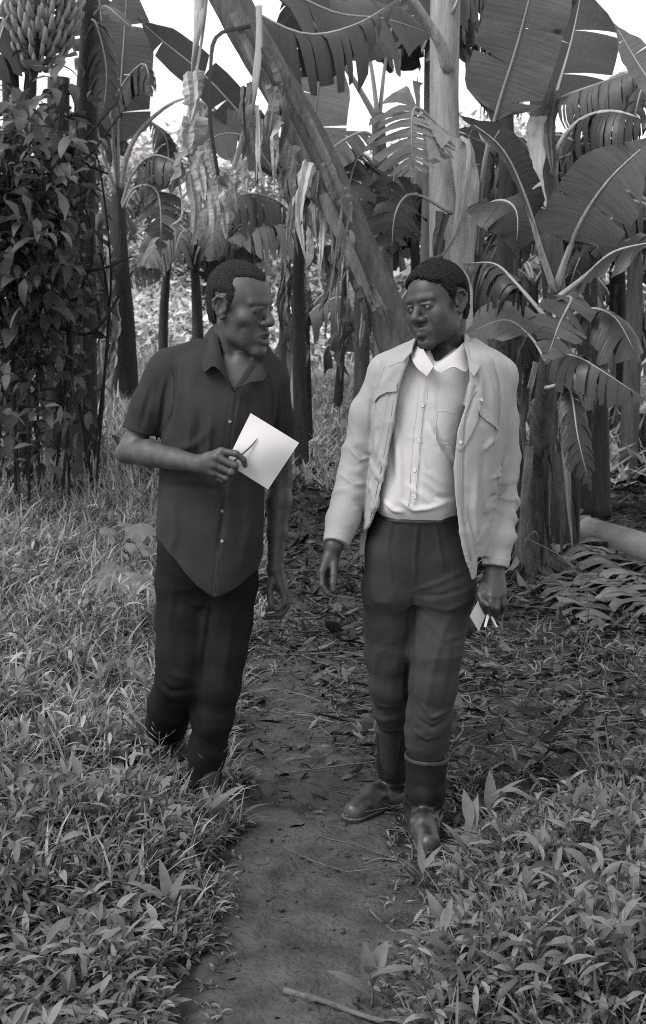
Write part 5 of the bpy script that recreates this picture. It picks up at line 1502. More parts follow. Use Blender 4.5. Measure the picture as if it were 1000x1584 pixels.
# ------------------------------------------------------------------ the man in the dark shirt (stands left)
def build_left_man():
    YC = 4.30
    root = empty('person', (P(318, 900, YC)[0], YC, float(ground_z(P(318, 900, YC)[0], YC))),
                 'man in a dark short-sleeved shirt holding up a sheet of paper', 'person',
                 'men talking on the path')
    o = P(371, 472, 4.29)
    Rm, sc = head_frame(R_(-60), R_(7), R_(-3), 1.06)
    # --- body
    F = Field((-.68, 3.86, 0), (-.02, 4.66, 0), .0034, [(-.02, .74, .012), (.74, 1.03, .0034), (1.03, 1.36, .0045), (1.36, 1.80, .0028)])
    H = sculpt_head(F, o, Rm, sc, mouth=1.15, gaunt=1.0)
    F.chain([H(0, -.028, -.03), P(366, 545, 4.33), P(366, 600, 4.35)], [.058, .055, .062], .02)
    F.chain([H(-.045, -.01, -.05), P(372, 560, 4.27), P(372, 598, 4.255)], [.012, .011, .010], .018)
    F.chain([H(.05, -.02, -.05), P(352, 560, 4.27), P(364, 600, 4.255)], [.012, .011, .010], .016)
    F.ell(P(370, 556, 4.265), (.013, .013, .016), None, .014)              # larynx
    F.chain([P(290, 572, 4.35), P(398, 588, 4.35)], [.050, .046], .03)
    F.loft(rows_px([(546, 335, 392, 4.285, 4.38), (560, 306, 412, 4.248, 4.40), (590, 290, 418, 4.216, 4.41), (620, 275, 420, 4.205, 4.42), (700, 270, 412, 4.22, 4.41), (780, 268, 396, 4.22, 4.41), (860, 262, 392, 4.22, 4.42)], YC), 2.3, .03)
    # arm bent across the body
    sh, el, wr = P(248, 580, 4.33), P(204, 697, 4.30), P(309, 718, 4.06)
    F.chain([sh, sh * .45 + el * .55, el], [.044, .037, .038], .02)
    F.chain([el, el * .72 + wr * .28 + np.array((0, 0, .002)), el * .35 + wr * .65, wr], [.039, .040, .031, .0250], .015)
    F.ell(P(190, 703, 4.31), (.022, .022, .024), None, .02)
    # hand with the paper: back of the hand to the viewer
    kn = [P(343, 698, 4.005), P(335, 707, 3.998), P(333, 719, 4.002), P(332, 731, 4.015)]
    for q in kn: F.cone(wr, q, .0225, .0125, .010)
    F.cone(P(322, 712, 4.035), P(330, 722, 4.03), .020, .018, .012)
    finger(F, [kn[0], P(366, 702, 3.995), P(377, 711, 4.000), P(379.5, 720, 4.008)], .0105, .0075)
    finger(F, [kn[1], P(364, 720, 3.990), P(364, 727, 4.010), P(352, 727, 4.030)], .0108, .0085)
    finger(F, [kn[2], P(358, 731, 3.992), P(356, 737, 4.012), P(344, 736, 4.030)], .0105, .0080)
    finger(F, [kn[3], P(350, 740, 4.002), P(347, 744, 4.018), P(338, 741, 4.032)], .0092, .0070)
    finger(F, [P(320, 706, 4.045), P(342, 703, 4.050), P(360, 706, 4.046), P(373, 707, 4.038)], .0125, .0090)
    # hanging arm
    s2, e2, w2 = P(424, 602, 4.37), P(434, 740, 4.44), P(426, 880, 4.36)
    F.chain([s2, s2 * .5 + e2 * .5, e2], [.040, .043, .038], .02)
    F.chain([e2, e2 * .75 + w2 * .25, e2 * .4 + w2 * .6, w2], [.037, .040, .031, .0235], .015)
    k2 = [P(438, 914, 4.335), P(441, 915, 4.352), P(440, 916, 4.370), P(437, 916, 4.386)]
    for q in k2: F.cone(w2, q, .022, .0125, .010)
    F.cone(P(430, 895, 4.36), P(432, 907, 4.36), .020, .020, .012)
    finger(F, [k2[0], P(441, 933, 4.325), P(430, 942, 4.318), P(413, 944, 4.315)], .0102, .0072)
    finger(F, [k2[1], P(446, 936, 4.345), P(436, 950, 4.338), P(412, 952, 4.335)], .0104, .0072)
    finger(F, [k2[2], P(445, 938, 4.368), P(434, 955, 4.362), P(408, 957, 4.358)], .0100, .0070)
    finger(F, [k2[3], P(441, 934, 4.392), P(432, 948, 4.388), P(414, 953, 4.382)], .0088, .0065)
    finger(F, [P(421, 893, 4.350), P(417, 915, 4.325), P(419, 930, 4.312), P(421, 940, 4.306)], .0125, .0085, .004)
    # legs inside the trousers
    for a, k_, f_ in (((285, 880, 4.33), (270, 1040, 4.30), (262, 1170, 4.62)), ((360, 880, 4.33), (338, 1050, 4.27), (318, 1232, 4.30))):
        F.chain([P(*a), P(*k_), P(*f_)], [.062, .045, .036], .03)
    V, Q = F.mesh(1)
    body = obj('body', V, Q, SKIN_L, root)
    # lips a touch different, eyes
    for q in (-1, 1):
        eye_ball(H(q * .0315, .0742, -.0030), Rm, 'eye', root, sc, (.15, 1, -.15))
    def line(x, y, z):
        zl = .081 - .008 * np.cos(x * 60) + .10 * np.clip(y - .06, -.03, .03)
        a = smin_(zl - z, y - (.014 + .014 * sm((z + .005) / .04) - .020 * sm((z - .045) / .035)), .022)
        low = np.where(y > .004, -.008 - z, np.where(y > -.040, .036 - z, -.062 - z))
        return np.maximum(a, low)
    V, Q = hair_mesh(o, Rm, sc, .0046, line, 5, .0006)
    obj('hair', V, Q, HAIR_SHORT, root)

    # --- shirt
    SH = mat('faded_dark_cotton', .025, .16, 8, rough=.92, spec=.1, bump=.22, bscale=900, bdist=.001, per_object=0)
    F = Field((-.70, 3.95, .70), (-.02, 4.60, 1.50), .0042)
    F.loft(rows_px([(533, 318, 408, 4.30, 4.44), (545, 290, 412, 4.26, 4.46), (560, 268, 424, 4.23, 4.47), (590, 258, 430, 4.200, 4.475), (640, 252, 428, 4.165, 4.475), (700, 247, 420, 4.165, 4.465),
                    (760, 245, 410, 4.160, 4.46), (820, 243, 408, 4.145, 4.465), (880, 240, 408, 4.135, 4.475), (940, 238, 408, 4.13, 4.48)], YC), 2.25, .02)
    F.chain([P(330, 545, 4.34), P(262, 566, 4.34)], [.052, .052], .04)
    F.chain([P(396, 554, 4.36), P(420, 580, 4.37)], [.043, .046], .04)
    slv = [P(252, 580, 4.335), P(232, 628, 4.325), P(214, 672, 4.312)]
    F.chain(slv, [.054, .055, .057], .022)
    sl2 = [P(424, 594, 4.365), P(432, 650, 4.385), P(438, 712, 4.40)]
    F.chain(sl2, [.049, .047, .046], .02)
    # sleeve hems
    bx = F.box(P(170, 760, 4.15), P(249, 640, 4.5)); F.plane(P(215, 667, 4.31), P(208, 700, 4.31) - P(226, 640, 4.31), bx=bx)
    bx = F.box(P(424, 760, 4.30), P(480, 640, 4.6)); F.plane(P(441, 697, 4.40), (0.02, 0, -1), bx=bx)
    hem = [(150, 400), (150, 838), (226, 836), (236, 842), (248, 850), (264, 864), (283, 885), (305, 905), (331, 923), (350, 918), (368, 910), (396, 890), (408, 862), (416, 850), (520, 850), (520, 400)]
    F.poly(xz(hem, 4.14), True, ymax=4.30)
    F.poly(xz([(150, 400), (150, 838), (520, 838), (520, 400)], 4.30), True, ymin=4.30)
    # open neck
    F.cone(P(362, 602, 4.20), P(367, 520, 4.22), .004, .085, .004, 'sub', ((0, 1, 0), 2.2))
    F.chain([P(366, 535, 4.33), P(366, 490, 4.34)], [.062, .075], .006, 'sub')
    V, Q = F.mesh(2)
    c = Cloth(V, Q, 4.16); c.gain = 1.7
    c.noise(.0035, 7, 3, (1, 1, .5)); c.noise(.0012, 22, 4, (1, 1, .6)); c.normals(); c.wrinkle(.0042, 7, 81, (1.3, 1.3, .55)); c.wrinkle(.0026, 16, 82, (1, 1, .8)); c.normals()
    c.fold([(262, 560), (268, 600), (262, 640), (248, 680)], .009, -.008); c.fold([(272, 566), (277, 605), (268, 650)], .010, .005)
    c.fold([(250, 585), (240, 625), (236, 668)], .010, .005); c.fold([(228, 600), (218, 640), (212, 668)], .009, -.004)
    c.fold([(255, 700), (300, 690), (330, 660)], .012, .004); c.fold([(252, 755), (300, 752), (345, 760)], .011, -.005)
    c.fold([(340, 750), (348, 790), (338, 850)], .010, -.005); c.fold([(380, 760), (385, 810), (372, 880)], .014, .005)
    c.fold([(268, 770), (272, 830), (262, 862)], .012, .005); c.fold([(310, 640), (305, 690), (300, 740)], .012, -.004)
    c.fold([(327, 640), (324, 690), (318, 720)], .009, .004); c.fold([(296, 650), (290, 700)], .009, .003)
    c.fold([(425, 590), (430, 640), (428, 690)], .008, .005); c.fold([(418, 600), (420, 660), (414, 720)], .010, -.006)
    c.fold([(300, 560), (290, 610), (300, 660)], .02, .005); c.fold([(385, 610), (392, 660)], .015, -.004)
    c.step([(371, 600), (362, 650), (354, 720), (346, 790), (338, 860), (333, 924)], .02, .0030, 1)
    c.step([(357, 600), (349, 650), (341, 720), (333, 790), (330, 830)], .012, -.0012, 1)
    c.normals()
    shirt = obj('shirt', c.V, c.Q, SH, root)
    seam(c, [(254, 552), (266, 574), (268, 610), (262, 640), (250, 664)], 4.2, SH, shirt)
    seam(c, [(366, 612), (359, 660), (351, 720), (343, 790), (336, 860), (331, 916)], 4.16, SH, shirt, .0011)
    seam(c, [(376, 612), (370, 640)], 4.16, SH, shirt, .0011); seam(c, [(414, 562), (424, 600), (424, 640)], 4.25, SH, shirt)
    seam(c, [(250, 845), (283, 879), (305, 899), (329, 916), (350, 911), (394, 884)], 4.16, SH, shirt, .0011)
    seam(c, [(203, 650), (218, 659), (236, 668)], 4.3, SH, shirt, .0011)
    BT = mat('grey_button', .16, .2, 80, rough=.35, spec=.5)
    for bx_, by_ in ((358, 650), (345, 792), (341, 836)):
        p, n = surf_point(c.V, c.N, bx_, by_, 4.16)
        button(p + n * .0005, n, .0050, BT, shirt)
    # collar: stand and two wings folded over it
    lft = [[P(334, 503, 4.36), P(337, 520, 4.29), P(342, 545, 4.235), P(350, 575, 4.20), P(362, 606, 4.175)],
           [P(327, 506, 4.37), P(329, 524, 4.275), P(335, 548, 4.215), P(345, 576, 4.185), P(359, 600, 4.168)],
           [P(318, 520, 4.37), P(319, 545, 4.265), P(322, 562, 4.205), P(337, 568, 4.178), P(352, 588, 4.162)],
           [P(312, 530, 4.37), P(312, 552, 4.262), P(316, 576, 4.200), P(330, 566, 4.176), P(346, 576, 4.165)]]
    rgt = [[P(362, 606, 4.175), P(377, 594, 4.19), P(392, 574, 4.225), P(402, 556, 4.28), P(404, 540, 4.34)],
           [P(365, 602, 4.166), P(379, 592, 4.180), P(396, 574, 4.215), P(406, 557, 4.275), P(408, 542, 4.34)],
           [P(370, 599, 4.162), P(384, 592, 4.176), P(402, 578, 4.205), P(411, 566, 4.27), P(414, 552, 4.34)],
           [P(376, 597, 4.163), P(390, 591, 4.176), P(409, 588, 4.200), P(414, 572, 4.27), P(418, 560, 4.34)]]
    def dense(rows, n=14):
        r = [spline(x, n) for x in rows]
        g = [spline(np.array([q[j] for q in r]), 7) for j in range(n)]
        return [np.array([g[j][i] for j in range(n)]) for i in range(7)]
    strip(dense(lft), SH, 'collar', shirt, .0026)
    strip(dense(rgt), SH, 'collar', shirt, .0026)
    nape = [[P(334, 503, 4.36), P(345, 500, 4.41), P(366, 500, 4.435), P(390, 512, 4.41), P(404, 540, 4.34)],
            [P(314, 530, 4.38), P(335, 528, 4.44), P(366, 528, 4.465), P(398, 535, 4.44), P(416, 556, 4.35)]]
    strip(dense(nape), SH, 'collar', shirt, .0026)

    # --- trousers
    TR = mat('black_trouser_cloth', .0115, .3, 10, rough=.95, spec=.06, bump=.2, bscale=800, bdist=.001)
    F = Field((-.68, 3.95, .0), (-.10, 4.85, .98), .0050)
    F.loft(rows_px([(800, 255, 398, 4.20, 4.43), (850, 246, 398, 4.180, 4.45), (890, 258, 384, 4.195, 4.45), (930, 300, 340, 4.24, 4.42)], YC), 2.4, .02)
    lt = [P(290, 850, 4.315), P(283, 900, 4.315), P(281, 960, 4.30), P(281, 1010, 4.275), P(277, 1050, 4.255)]
    F.chain(lt, [.084, .080, .076, .073, .068], .03)
    lk = [P(277, 1050, 4.262), P(264, 1090, 4.37), P(258, 1120, 4.50), P(254, 1150, 4.66)]
    F.chain(lk, [.068, .070, .064, .058], .02)
    rt = [P(352, 850, 4.315), P(356, 900, 4.315), P(350, 960, 4.30), P(344, 1010, 4.28), P(337, 1060, 4.26), P(330, 1110, 4.27), P(322, 1160, 4.30), P(316, 1214, 4.32)]
    F.chain(rt, [.086, .080, .074, .068, .063, .058, .053, .049], .04)
    F.plane(P(316, 1216, 4.32), (0, 0, -1), bx=F.box(P(270, 1300, 4.1), P(380, 1190, 4.6)))
    V, Q = F.mesh(2)
    c = Cloth(V, Q, 4.20)
    c.noise(.0015, 8, 7, (1, 1, .5)); c.normals(); c.wrinkle(.0040, 8, 89, (1.3, 1.3, .45)); c.wrinkle(.0018, 18, 90); c.normals()
    c.ridges(lk[0], lk[3], .003, 3, 3); c.ridges(rt[4], rt[7], .0018, 4, 6)
    c.fold([(250, 1010), (262, 1040), (300, 1052)], .010, .007); c.fold([(243, 1052), (262, 1068), (310, 1066)], .010, -.009)
    c.fold([(300, 940), (318, 955), (312, 1000)], .010, .006); c.fold([(268, 900), (262, 960), (268, 1030)], .012, .005)
    c.fold([(325, 930), (318, 980), (312, 1060)], .008, -.012); c.fold([(360, 950), (352, 1010), (345, 1060)], .012, .004)
    c.fold([(288, 940), (310, 950), (320, 930)], .008, -.006)
    c.normals()
    tr = obj('trousers', c.V, c.Q, TR, root)
    F = Field(P(270, 1235, 4.15) - .02, P(360, 1170, 4.45) + .05, .0042)
    F.cone(P(319, 1183, 4.31), P(316, 1213, 4.32), .0545, .0525, 0)
    F.plane(P(318, 1184, 4.31), (0, 0, 1)); F.plane(P(316, 1214, 4.32), (0, 0, -1))
    V, Q = F.mesh(1)
    obj('turn_up', V, Q, TR, tr)

    # --- muddy shoes
    SHOE = mat('muddy_shoe_leather', .03, .4, 30, rough=.6, spec=.4, bump=.4, bscale=90, mud=(-.08, .12, .06))
    for heel, toe in ((P(313, 1240, 4.36), P(338, 1306, 4.10)), (P(252, 1170, 4.72), P(262, 1195, 4.47))):
        gz = lambda p: float(ground_z(p[0], p[1]))
        heel = np.array((heel[0], heel[1], gz(heel) + .035)); toe = np.array((toe[0], toe[1], gz(toe) + .028))
        F = Field(np.minimum(heel, toe) - .10, np.maximum(heel, toe) + .14, .004)
        md = heel * .45 + toe * .55
        F.chain([heel + (0, 0, .045), heel + (0, 0, .005), md + (0, 0, .010), toe], [.040, .039, .041, .036], .02)
        F.chain([heel + (0, 0, .04), md + (0, 0, .02)], [.036, .030], .03)
        F.plane(heel + (0, 0, -.030), (0, 0, -1))
        V, Q = F.mesh(2)
        sh_ = obj('shoe', V, Q, SHOE, root)
        F = Field(np.minimum(heel, toe) - .10, np.maximum(heel, toe) + .10, .004)
        F.chain([heel, md, toe + (0, 0, -.004)], [.043, .044, .040], .02)
        F.plane(heel + (0, 0, -.016), (0, 0, 1)); F.plane(heel + (0, 0, -.036), (0, 0, -1))
        V, Q = F.mesh(1)
        obj('sole', V, Q, SHOE, sh_)
    return root

# ------------------------------------------------------------------ the man in the pale jacket (right)
def build_right_man():
    YC = 4.15
    root = empty('person', (P(640, 900, YC)[0], YC, float(ground_z(P(640, 900, YC)[0], YC))),
                 'man in an open pale jacket, white shirt and tall rubber boots', 'person',
                 'men talking on the path')
    o = P(677, 471, 4.15)
    Rm, sc = head_frame(R_(45), R_(4), R_(-9), 1.0)
    F = Field((-.06, 3.78, 0), (.64, 4.50, 0), .0034, [(.0, .76, .012), (.76, 1.0, .0034), (1.0, 1.38, .0060), (1.38, 1.80, .0028)])
    H = sculpt_head(F, o, Rm, sc, mouth=.18, gaunt=.0)
    F.chain([H(0, -.030, -.03), P(692, 535, 4.20), P(690, 590, 4.22)], [.058, .057, .064], .02)
    F.chain([H(-.05, -.012, -.05), P(692, 548, 4.14), P(682, 585, 4.12)], [.012, .011, .010], .018)
    F.loft(rows_px([(535, 660, 722, 4.145, 4.26), (548, 640, 740, 4.115, 4.28), (562, 620, 755, 4.085, 4.28), (590, 610, 755, 4.065, 4.28), (640, 610, 740, 4.08, 4.29), (720, 612, 730, 4.08, 4.28), (800, 600, 705, 4.08, 4.28), (880, 590, 715, 4.09, 4.29)], YC), 2.3, .03)
    # picture-left arm and relaxed hand
    F.chain([P(592, 590, 4.20), P(556, 710, 4.22), P(518, 842, 4.08)], [.045, .036, .0245], .02)
    w = P(516, 846, 4.08)
    k1 = [P(499, 884, 4.045), P(500, 886, 4.062), P(505, 888, 4.080), P(512, 889, 4.095)]
    for q in k1: F.cone(w, q, .0225, .0120, .010)
    F.cone(P(510, 866, 4.07), P(508, 880, 4.075), .022, .021, .012)
    finger(F, [k1[0], P(499, 905, 4.030), P(508, 918, 4.022), P(519, 923, 4.020)], .0102, .0072)
    finger(F, [k1[1], P(502, 907, 4.052), P(513, 918, 4.040), P(528, 914, 4.034)], .0104, .0074)
    finger(F, [k1[2], P(510, 906, 4.072), P(522, 910, 4.062), P(534, 903, 4.055)], .0100, .0072)
    finger(F, [k1[3], P(518, 905, 4.092), P(527, 906, 4.084), P(536, 899, 4.078)], .0088, .0065)
    finger(F, [P(517, 866, 4.060), P(517, 888, 4.030), P(516, 902, 4.018), P(516, 913, 4.012)], .0128, .0088, .004)
    # picture-right arm and fist
    F.chain([P(776, 600, 4.20), P(783, 740, 4.22), P(766, 885, 4.10)], [.045, .036, .0255], .02)
    w = P(766, 888, 4.10)
    F.cone(w, P(764, 915, 4.085), .027, .036, .01, flat=((0, 1, 0), .75))
    F.cone(P(764, 912, 4.085), P(762, 928, 4.075), .036, .034, .012, flat=((0, 1, 0), .7))
    k2 = [P(750, 918, 4.045), P(761, 922, 4.036), P(770, 922, 4.040), P(778, 918, 4.052)]
    tips = [(747, 935, 4.030, 752, 946, 4.050), (759, 941, 4.022, 760, 949, 4.046), (769, 942, 4.028, 768, 950, 4.050), (779, 936, 4.044, 776, 945, 4.064)]
    for q, t in zip(k2, tips):
        F.cone(w, q, .024, .0125, .010)
        finger(F, [q, P(*t[:3]), P(*t[3:]), P(t[3], t[4] - 12, t[5] + .022)], .0108, .0085)
    finger(F, [P(748, 905, 4.065), P(743, 920, 4.045), P(747, 931, 4.022), P(756, 936, 4.008)], .0128, .0092, .004)
    for a, k_, f_ in (((607, 900, 4.20), (604, 1040, 4.24), (606, 1225, 4.38)), ((682, 900, 4.20), (668, 1040, 4.14), (658, 1255, 4.17))):
        F.chain([P(*a), P(*k_), P(*f_)], [.062, .045, .034], .03)
    V, Q = F.mesh(1)
    obj('body', V, Q, SKIN_R, root)
    for q in (-1, 1):
        eye_ball(H(q * .0315, .0742, -.0030), Rm, 'eye', root, sc, (.45, 1, -.15))
    def line(x, y, z):
        front = .070 - np.abs(x) * .10 - np.clip(np.abs(x) - .048, 0, 1) * 1.3 + .002 * np.sin(x * 300)
        zl = .062 + .012 * np.cos(x * 40)
        a = smin_(zl - z, y - (.018 + .024 * sm((z - .0) / .05)), .022)
        low = np.where(y > .004, .000 - z, np.where(y > -.040, .036 - z, -.065 - z))
        return np.maximum(a, low)
    V, Q = hair_mesh(o, Rm, sc, .0108, line, 9, .0011)
    obj('hair', V, Q, HAIR, root)

    # --- white shirt
    WS = mat('white_shirt_cotton', .385, .05, 6, rough=.9, spec=.12, bump=.18, bscale=900, bdist=.001)
    F = Field((.10, 3.90, .98), (.46, 4.40, 1.52), .0042)
    F.loft(rows_px([(540, 640, 735, 4.10, 4.28), (560, 605, 760, 4.075, 4.30), (600, 590, 745, 4.050, 4.30), (660, 588, 728, 4.038, 4.30), (720, 584, 718, 4.033, 4.29), (765, 580, 714, 4.024, 4.29), (784, 582, 712, 4.028, 4.285), (798, 588, 708, 4.040, 4.28)], YC), 2.4, .02)
    F.chain([P(690, 560, 4.20), P(690, 500, 4.20)], [.060, .072], .006, 'sub')
    F.cone(P(671, 568, 4.06), P(686, 520, 4.07), .003, .070, .004, 'sub', ((0, 1, 0), 2.2))
    V, Q = F.mesh(2)
    c = Cloth(V, Q, 4.03); c.gain = 1.4
    c.noise(.003, 8, 13, (1, 1, .6)); c.normals(); c.wrinkle(.0034, 9, 85, (1.2, 1.2, .7)); c.wrinkle(.0018, 20, 86); c.normals()
    c.fold([(664, 660), (682, 700), (700, 724)], .008, .006); c.fold([(670, 655), (690, 694), (704, 712)], .007, -.006)
    c.fold([(612, 660), (620, 720), (618, 775)], .010, .006); c.fold([(604, 690), (608, 740), (600, 780)], .008, -.005)
    c.fold([(622, 776), (640, 788), (662, 786), (690, 779)], .007, .008); c.fold([(596, 778), (610, 790), (625, 792)], .006, .006)
    c.fold([(655, 750), (675, 768), (700, 772)], .008, -.006); c.fold([(630, 750), (650, 764), (665, 780)], .008, .004)
    c.fold([(645, 690), (660, 730), (690, 752)], .010, .004)
    c.step([(663, 575), (657, 620), (652, 680), (647, 740), (644, 785)], .016, .0022, -1)
    c.step([(676, 690), (675, 650), (676, 600)], .010, .0012, 1); c.step([(675, 682), (700, 694)], .010, -.001, 1)
    c.normals()
    shirt = obj('shirt', c.V, c.Q, WS, root)
    seam(c, [(664, 584), (658, 630), (651, 690), (645, 750), (643, 782)], 4.03, WS, shirt, .0010); seam(c, [(648, 590), (642, 640), (635, 700), (632, 780)], 4.03, WS, shirt, .0009)
    seam(c, [(678, 636), (677, 676), (684, 686), (702, 690)], 4.03, WS, shirt, .0010); seam(c, [(678, 636), (706, 640)], 4.03, WS, shirt, .0010)
    PB = mat('pearl_button', .5, .1, 90, rough=.3, spec=.6)
    for q in ((654, 630), (646, 682), (639, 727), (640, 771)):
        p, n = surf_point(c.V, c.N, q[0], q[1], 4.03)
        button(p + n * .0005, n, .0052, PB, shirt)
    def dense(rows, n=14, m=7):
        r = [spline(x, n) for x in rows]
        g = [spline(np.array([q[j] for q in r]), m) for j in range(n)]
        return [np.array([g[j][i] for j in range(n)]) for i in range(m)]
    lf = [[P(652, 532, 4.13), P(655, 540, 4.085), P(661, 551, 4.05), P(671, 567, 4.022)],
          [P(646, 536, 4.12), P(648, 546, 4.065), P(654, 558, 4.036), P(667, 573, 4.016)],
          [P(637, 544, 4.11), P(638, 556, 4.05), P(646, 570, 4.028), P(661, 582, 4.014)]]
    rg = [[P(671, 567, 4.022), P(685, 558, 4.032), P(703, 544, 4.055), P(716, 531, 4.11)],
          [P(674, 573, 4.014), P(690, 562, 4.024), P(707, 553, 4.042), P(720, 540, 4.10)],
          [P(682, 577, 4.012), P(702, 568, 4.016), P(721, 575, 4.026), P(727, 556, 4.10)]]
    strip(dense(lf), WS, 'collar', shirt, .0024)
    strip(dense(rg), WS, 'collar', shirt, .0024)

    # --- jacket, hanging open
    JK = mat('pale_cotton_drill', .245, .07, 7, rough=.9, spec=.12, bump=.25, bscale=700, bdist=.001)
    F = Field((-.02, 3.86, .76), (.62, 4.44, 1.56), .0038)
    F.loft(rows_px([(528, 645, 735, 4.10, 4.29), (538, 622, 745, 4.06, 4.31), (550, 596, 768, 4.025, 4.32), (570, 580, 786, 4.015, 4.33), (610, 576, 790, 4.006, 4.335), (660, 576, 784, 3.998, 4.33), (720, 574, 772, 3.995, 4.325),
                    (780, 566, 764, 3.992, 4.32), (840, 558, 758, 3.990, 4.32), (880, 556, 754, 3.992, 4.32), (912, 556, 752, 3.998, 4.32)], YC), 2.5, .02)
    Zg = F.zs[None, None, :]
    F.d = np.where(Zg < P(500, 625, 4.1)[2], np.maximum(F.d, -(F.d + .0105)), F.d).astype(np.float32)
    left = [(480, 380), (645, 380), (639, 540), (634, 558), (622, 592), (609, 670), (597, 741), (588, 780), (574, 822), (556, 851), (549, 842), (480, 842)]
    right = [(700, 380), (714, 500), (720, 520), (728, 560), (729, 590), (722, 625), (708, 668), (702, 724), (705, 780), (715, 846), (732, 904), (740, 900), (754, 876), (860, 876), (860, 380)]
    la, ra_ = xz(left, 3.99), xz(right, 3.99)
    G = F.d.copy()
    F.poly(la, True, ymax=4.145, k=.008); A = F.d
    F.d = G.copy(); F.poly(ra_, True, ymax=4.145, k=.008)
    F.d = np.minimum(A, F.d)
    F.poly(xz([(480, 360), (480, 850), (860, 862), (860, 360)], 4.2), True, ymin=4.145)
    # neck opening
    F.chain([P(690, 545, 4.20), P(690, 480, 4.20)], [.064, .078], .004, 'sub')
    # sleeves
    s1 = [P(598, 584, 4.19), P(572, 640, 4.20), P(555, 705, 4.205), P(543, 760, 4.17), P(530, 805, 4.12), P(521, 838, 4.085)]
    F.chain(s1, [.057, .053, .047, .046, .044, .039], .02)
    s2 = [P(764, 590, 4.19), P(773, 650, 4.20), P(780, 710, 4.21), P(777, 775, 4.18), P(772, 830, 4.13), P(767, 872, 4.105)]
    F.chain(s2, [.057, .053, .046, .044, .042, .039], .02)
    F.chain([P(644, 556, 4.19), P(604, 574, 4.19)], [.055, .058], .03); F.chain([P(732, 556, 4.19), P(768, 582, 4.19)], [.055, .058], .03)
    F.plane(P(521, 832, 4.085), s1[5] - s1[4], bx=F.box(P(480, 900, 3.9), P(549, 800, 4.3)))
    F.plane(P(767, 866, 4.105), s2[5] - s2[4], bx=F.box(P(747, 940, 3.9), P(830, 840, 4.3)))
    F.chain([P(690, 560, 4.185), P(690, 500, 4.185)], [.058, .070], .004, 'sub')
    V, Q = F.mesh(2)
    for _ in range(5): V = relax(relax(V, Q, .5), Q, -.47)
    c = Cloth(V, Q, 3.99); c.gain = 1.35
    c.noise(.0022, 7, 23, (1, 1, .5)); c.noise(.0008, 26, 24); c.normals(); c.wrinkle(.0034, 8, 83, (1.2, 1.2, .7)); c.wrinkle(.0030, 17, 84); c.normals()
    c.ridges(s1[1], s1[4], .0050, 4, 31, .1, 1.0, 5.0); c.ridges(s2[2], s2[5], .0052, 4, 37, .1, 1.0, 5.0); c.ridges(s1[0], s1[2], .002, 3, 41)
    c.normals()
    # armhole seams, chest flaps, plackets, hems
    c.fold([(594, 548), (584, 590), (577, 640), (577, 690)], .006, -.006); c.fold([(770, 560), (778, 600), (776, 650), (768, 690)], .006, -.006)
    c.fold([(604, 612), (596, 664), (584, 724), (573, 778), (563, 820)], .0045, -.0030, taper=False)
    c.fold([(738, 600), (720, 660), (718, 720), (718, 800), (730, 868)], .0045, -.0030, taper=False)
    c.step([(747, 618), (742, 650), (728, 680), (714, 700)], .018, .004, -1)
    c.fold([(740, 740), (735, 790), (740, 850)], .012, .008); c.fold([(726, 790), (738, 830), (742, 880)], .008, -.007)
    c.fold([(752, 690), (748, 760), (752, 820)], .010, -.006); c.fold([(733, 560), (745, 585), (748, 620)], .008, .005)
    c.fold([(620, 560), (604, 585), (590, 606)], .010, .004); c.fold([(585, 640), (586, 720), (576, 790)], .009, .005)
    c.fold([(755, 580), (764, 610), (768, 650)], .010, .005); c.fold([(750, 700), (758, 690), (770, 680)], .008, .006)
    c.fold([(795, 720), (780, 740), (765, 745)], .008, .008); c.fold([(795, 765), (778, 775), (762, 775)], .007, -.008)
    c.fold([(545, 705), (560, 722), (573, 720)], .007, .008); c.fold([(530, 745), (550, 760), (566, 760)], .007, .007)
    c.normals()
    jk = obj('jacket', c.V, c.Q, JK, root)
    flap(c, [(578, 624), (587, 613), (598, 608), (612, 607)], 17, 4.0, JK, jk)
    flap(c, [(744, 643), (753, 649), (763, 658), (772, 668)], 17, 4.0, JK, jk)
    for q in ([(607, 612), (599, 664), (587, 724), (576, 778), (566, 820), (558, 842)], [(736, 604), (722, 640), (717, 690), (716, 740), (719, 800), (731, 866)], [(744, 626), (740, 652), (728, 678), (718, 694)],
              [(596, 556), (584, 592), (577, 640), (576, 690)], [(768, 566), (777, 604), (775, 650), (767, 690)], [(600, 566), (618, 558), (634, 562)], [(740, 890), (752, 868)]):
        seam(c, q, 4.0, JK, jk)
    for q in ((747, 618), (714, 687)):
        p, n = surf_point(c.V, c.N, q[0], q[1], 3.99)
        button(p + n * .0005, n, .0048, PB, jk, 'snap_button')
    # standing collar of the jacket
    js = [[P(637, 545, 4.045), P(641, 530, 4.10), P(650, 518, 4.20), P(672, 512, 4.275), P(700, 508, 4.275), P(716, 510, 4.20), P(719, 526, 4.12), P(724, 550, 4.035), P(726, 572, 4.012)],
          [P(630, 552, 4.035), P(633, 538, 4.10), P(642, 530, 4.21), P(668, 525, 4.30), P(704, 522, 4.30), P(728, 525, 4.21), P(732, 542, 4.11), P(732, 558, 4.03), P(729, 577, 4.006)],
          [P(624, 560, 4.022), P(626, 545, 4.10), P(636, 542, 4.22), P(665, 538, 4.315), P(708, 536, 4.315), P(736, 540, 4.22), P(743, 556, 4.10), P(742, 568, 4.02), P(733, 583, 4.002)]]
    strip(dense(js, 30, 7), JK, 'collar', jk, .004)
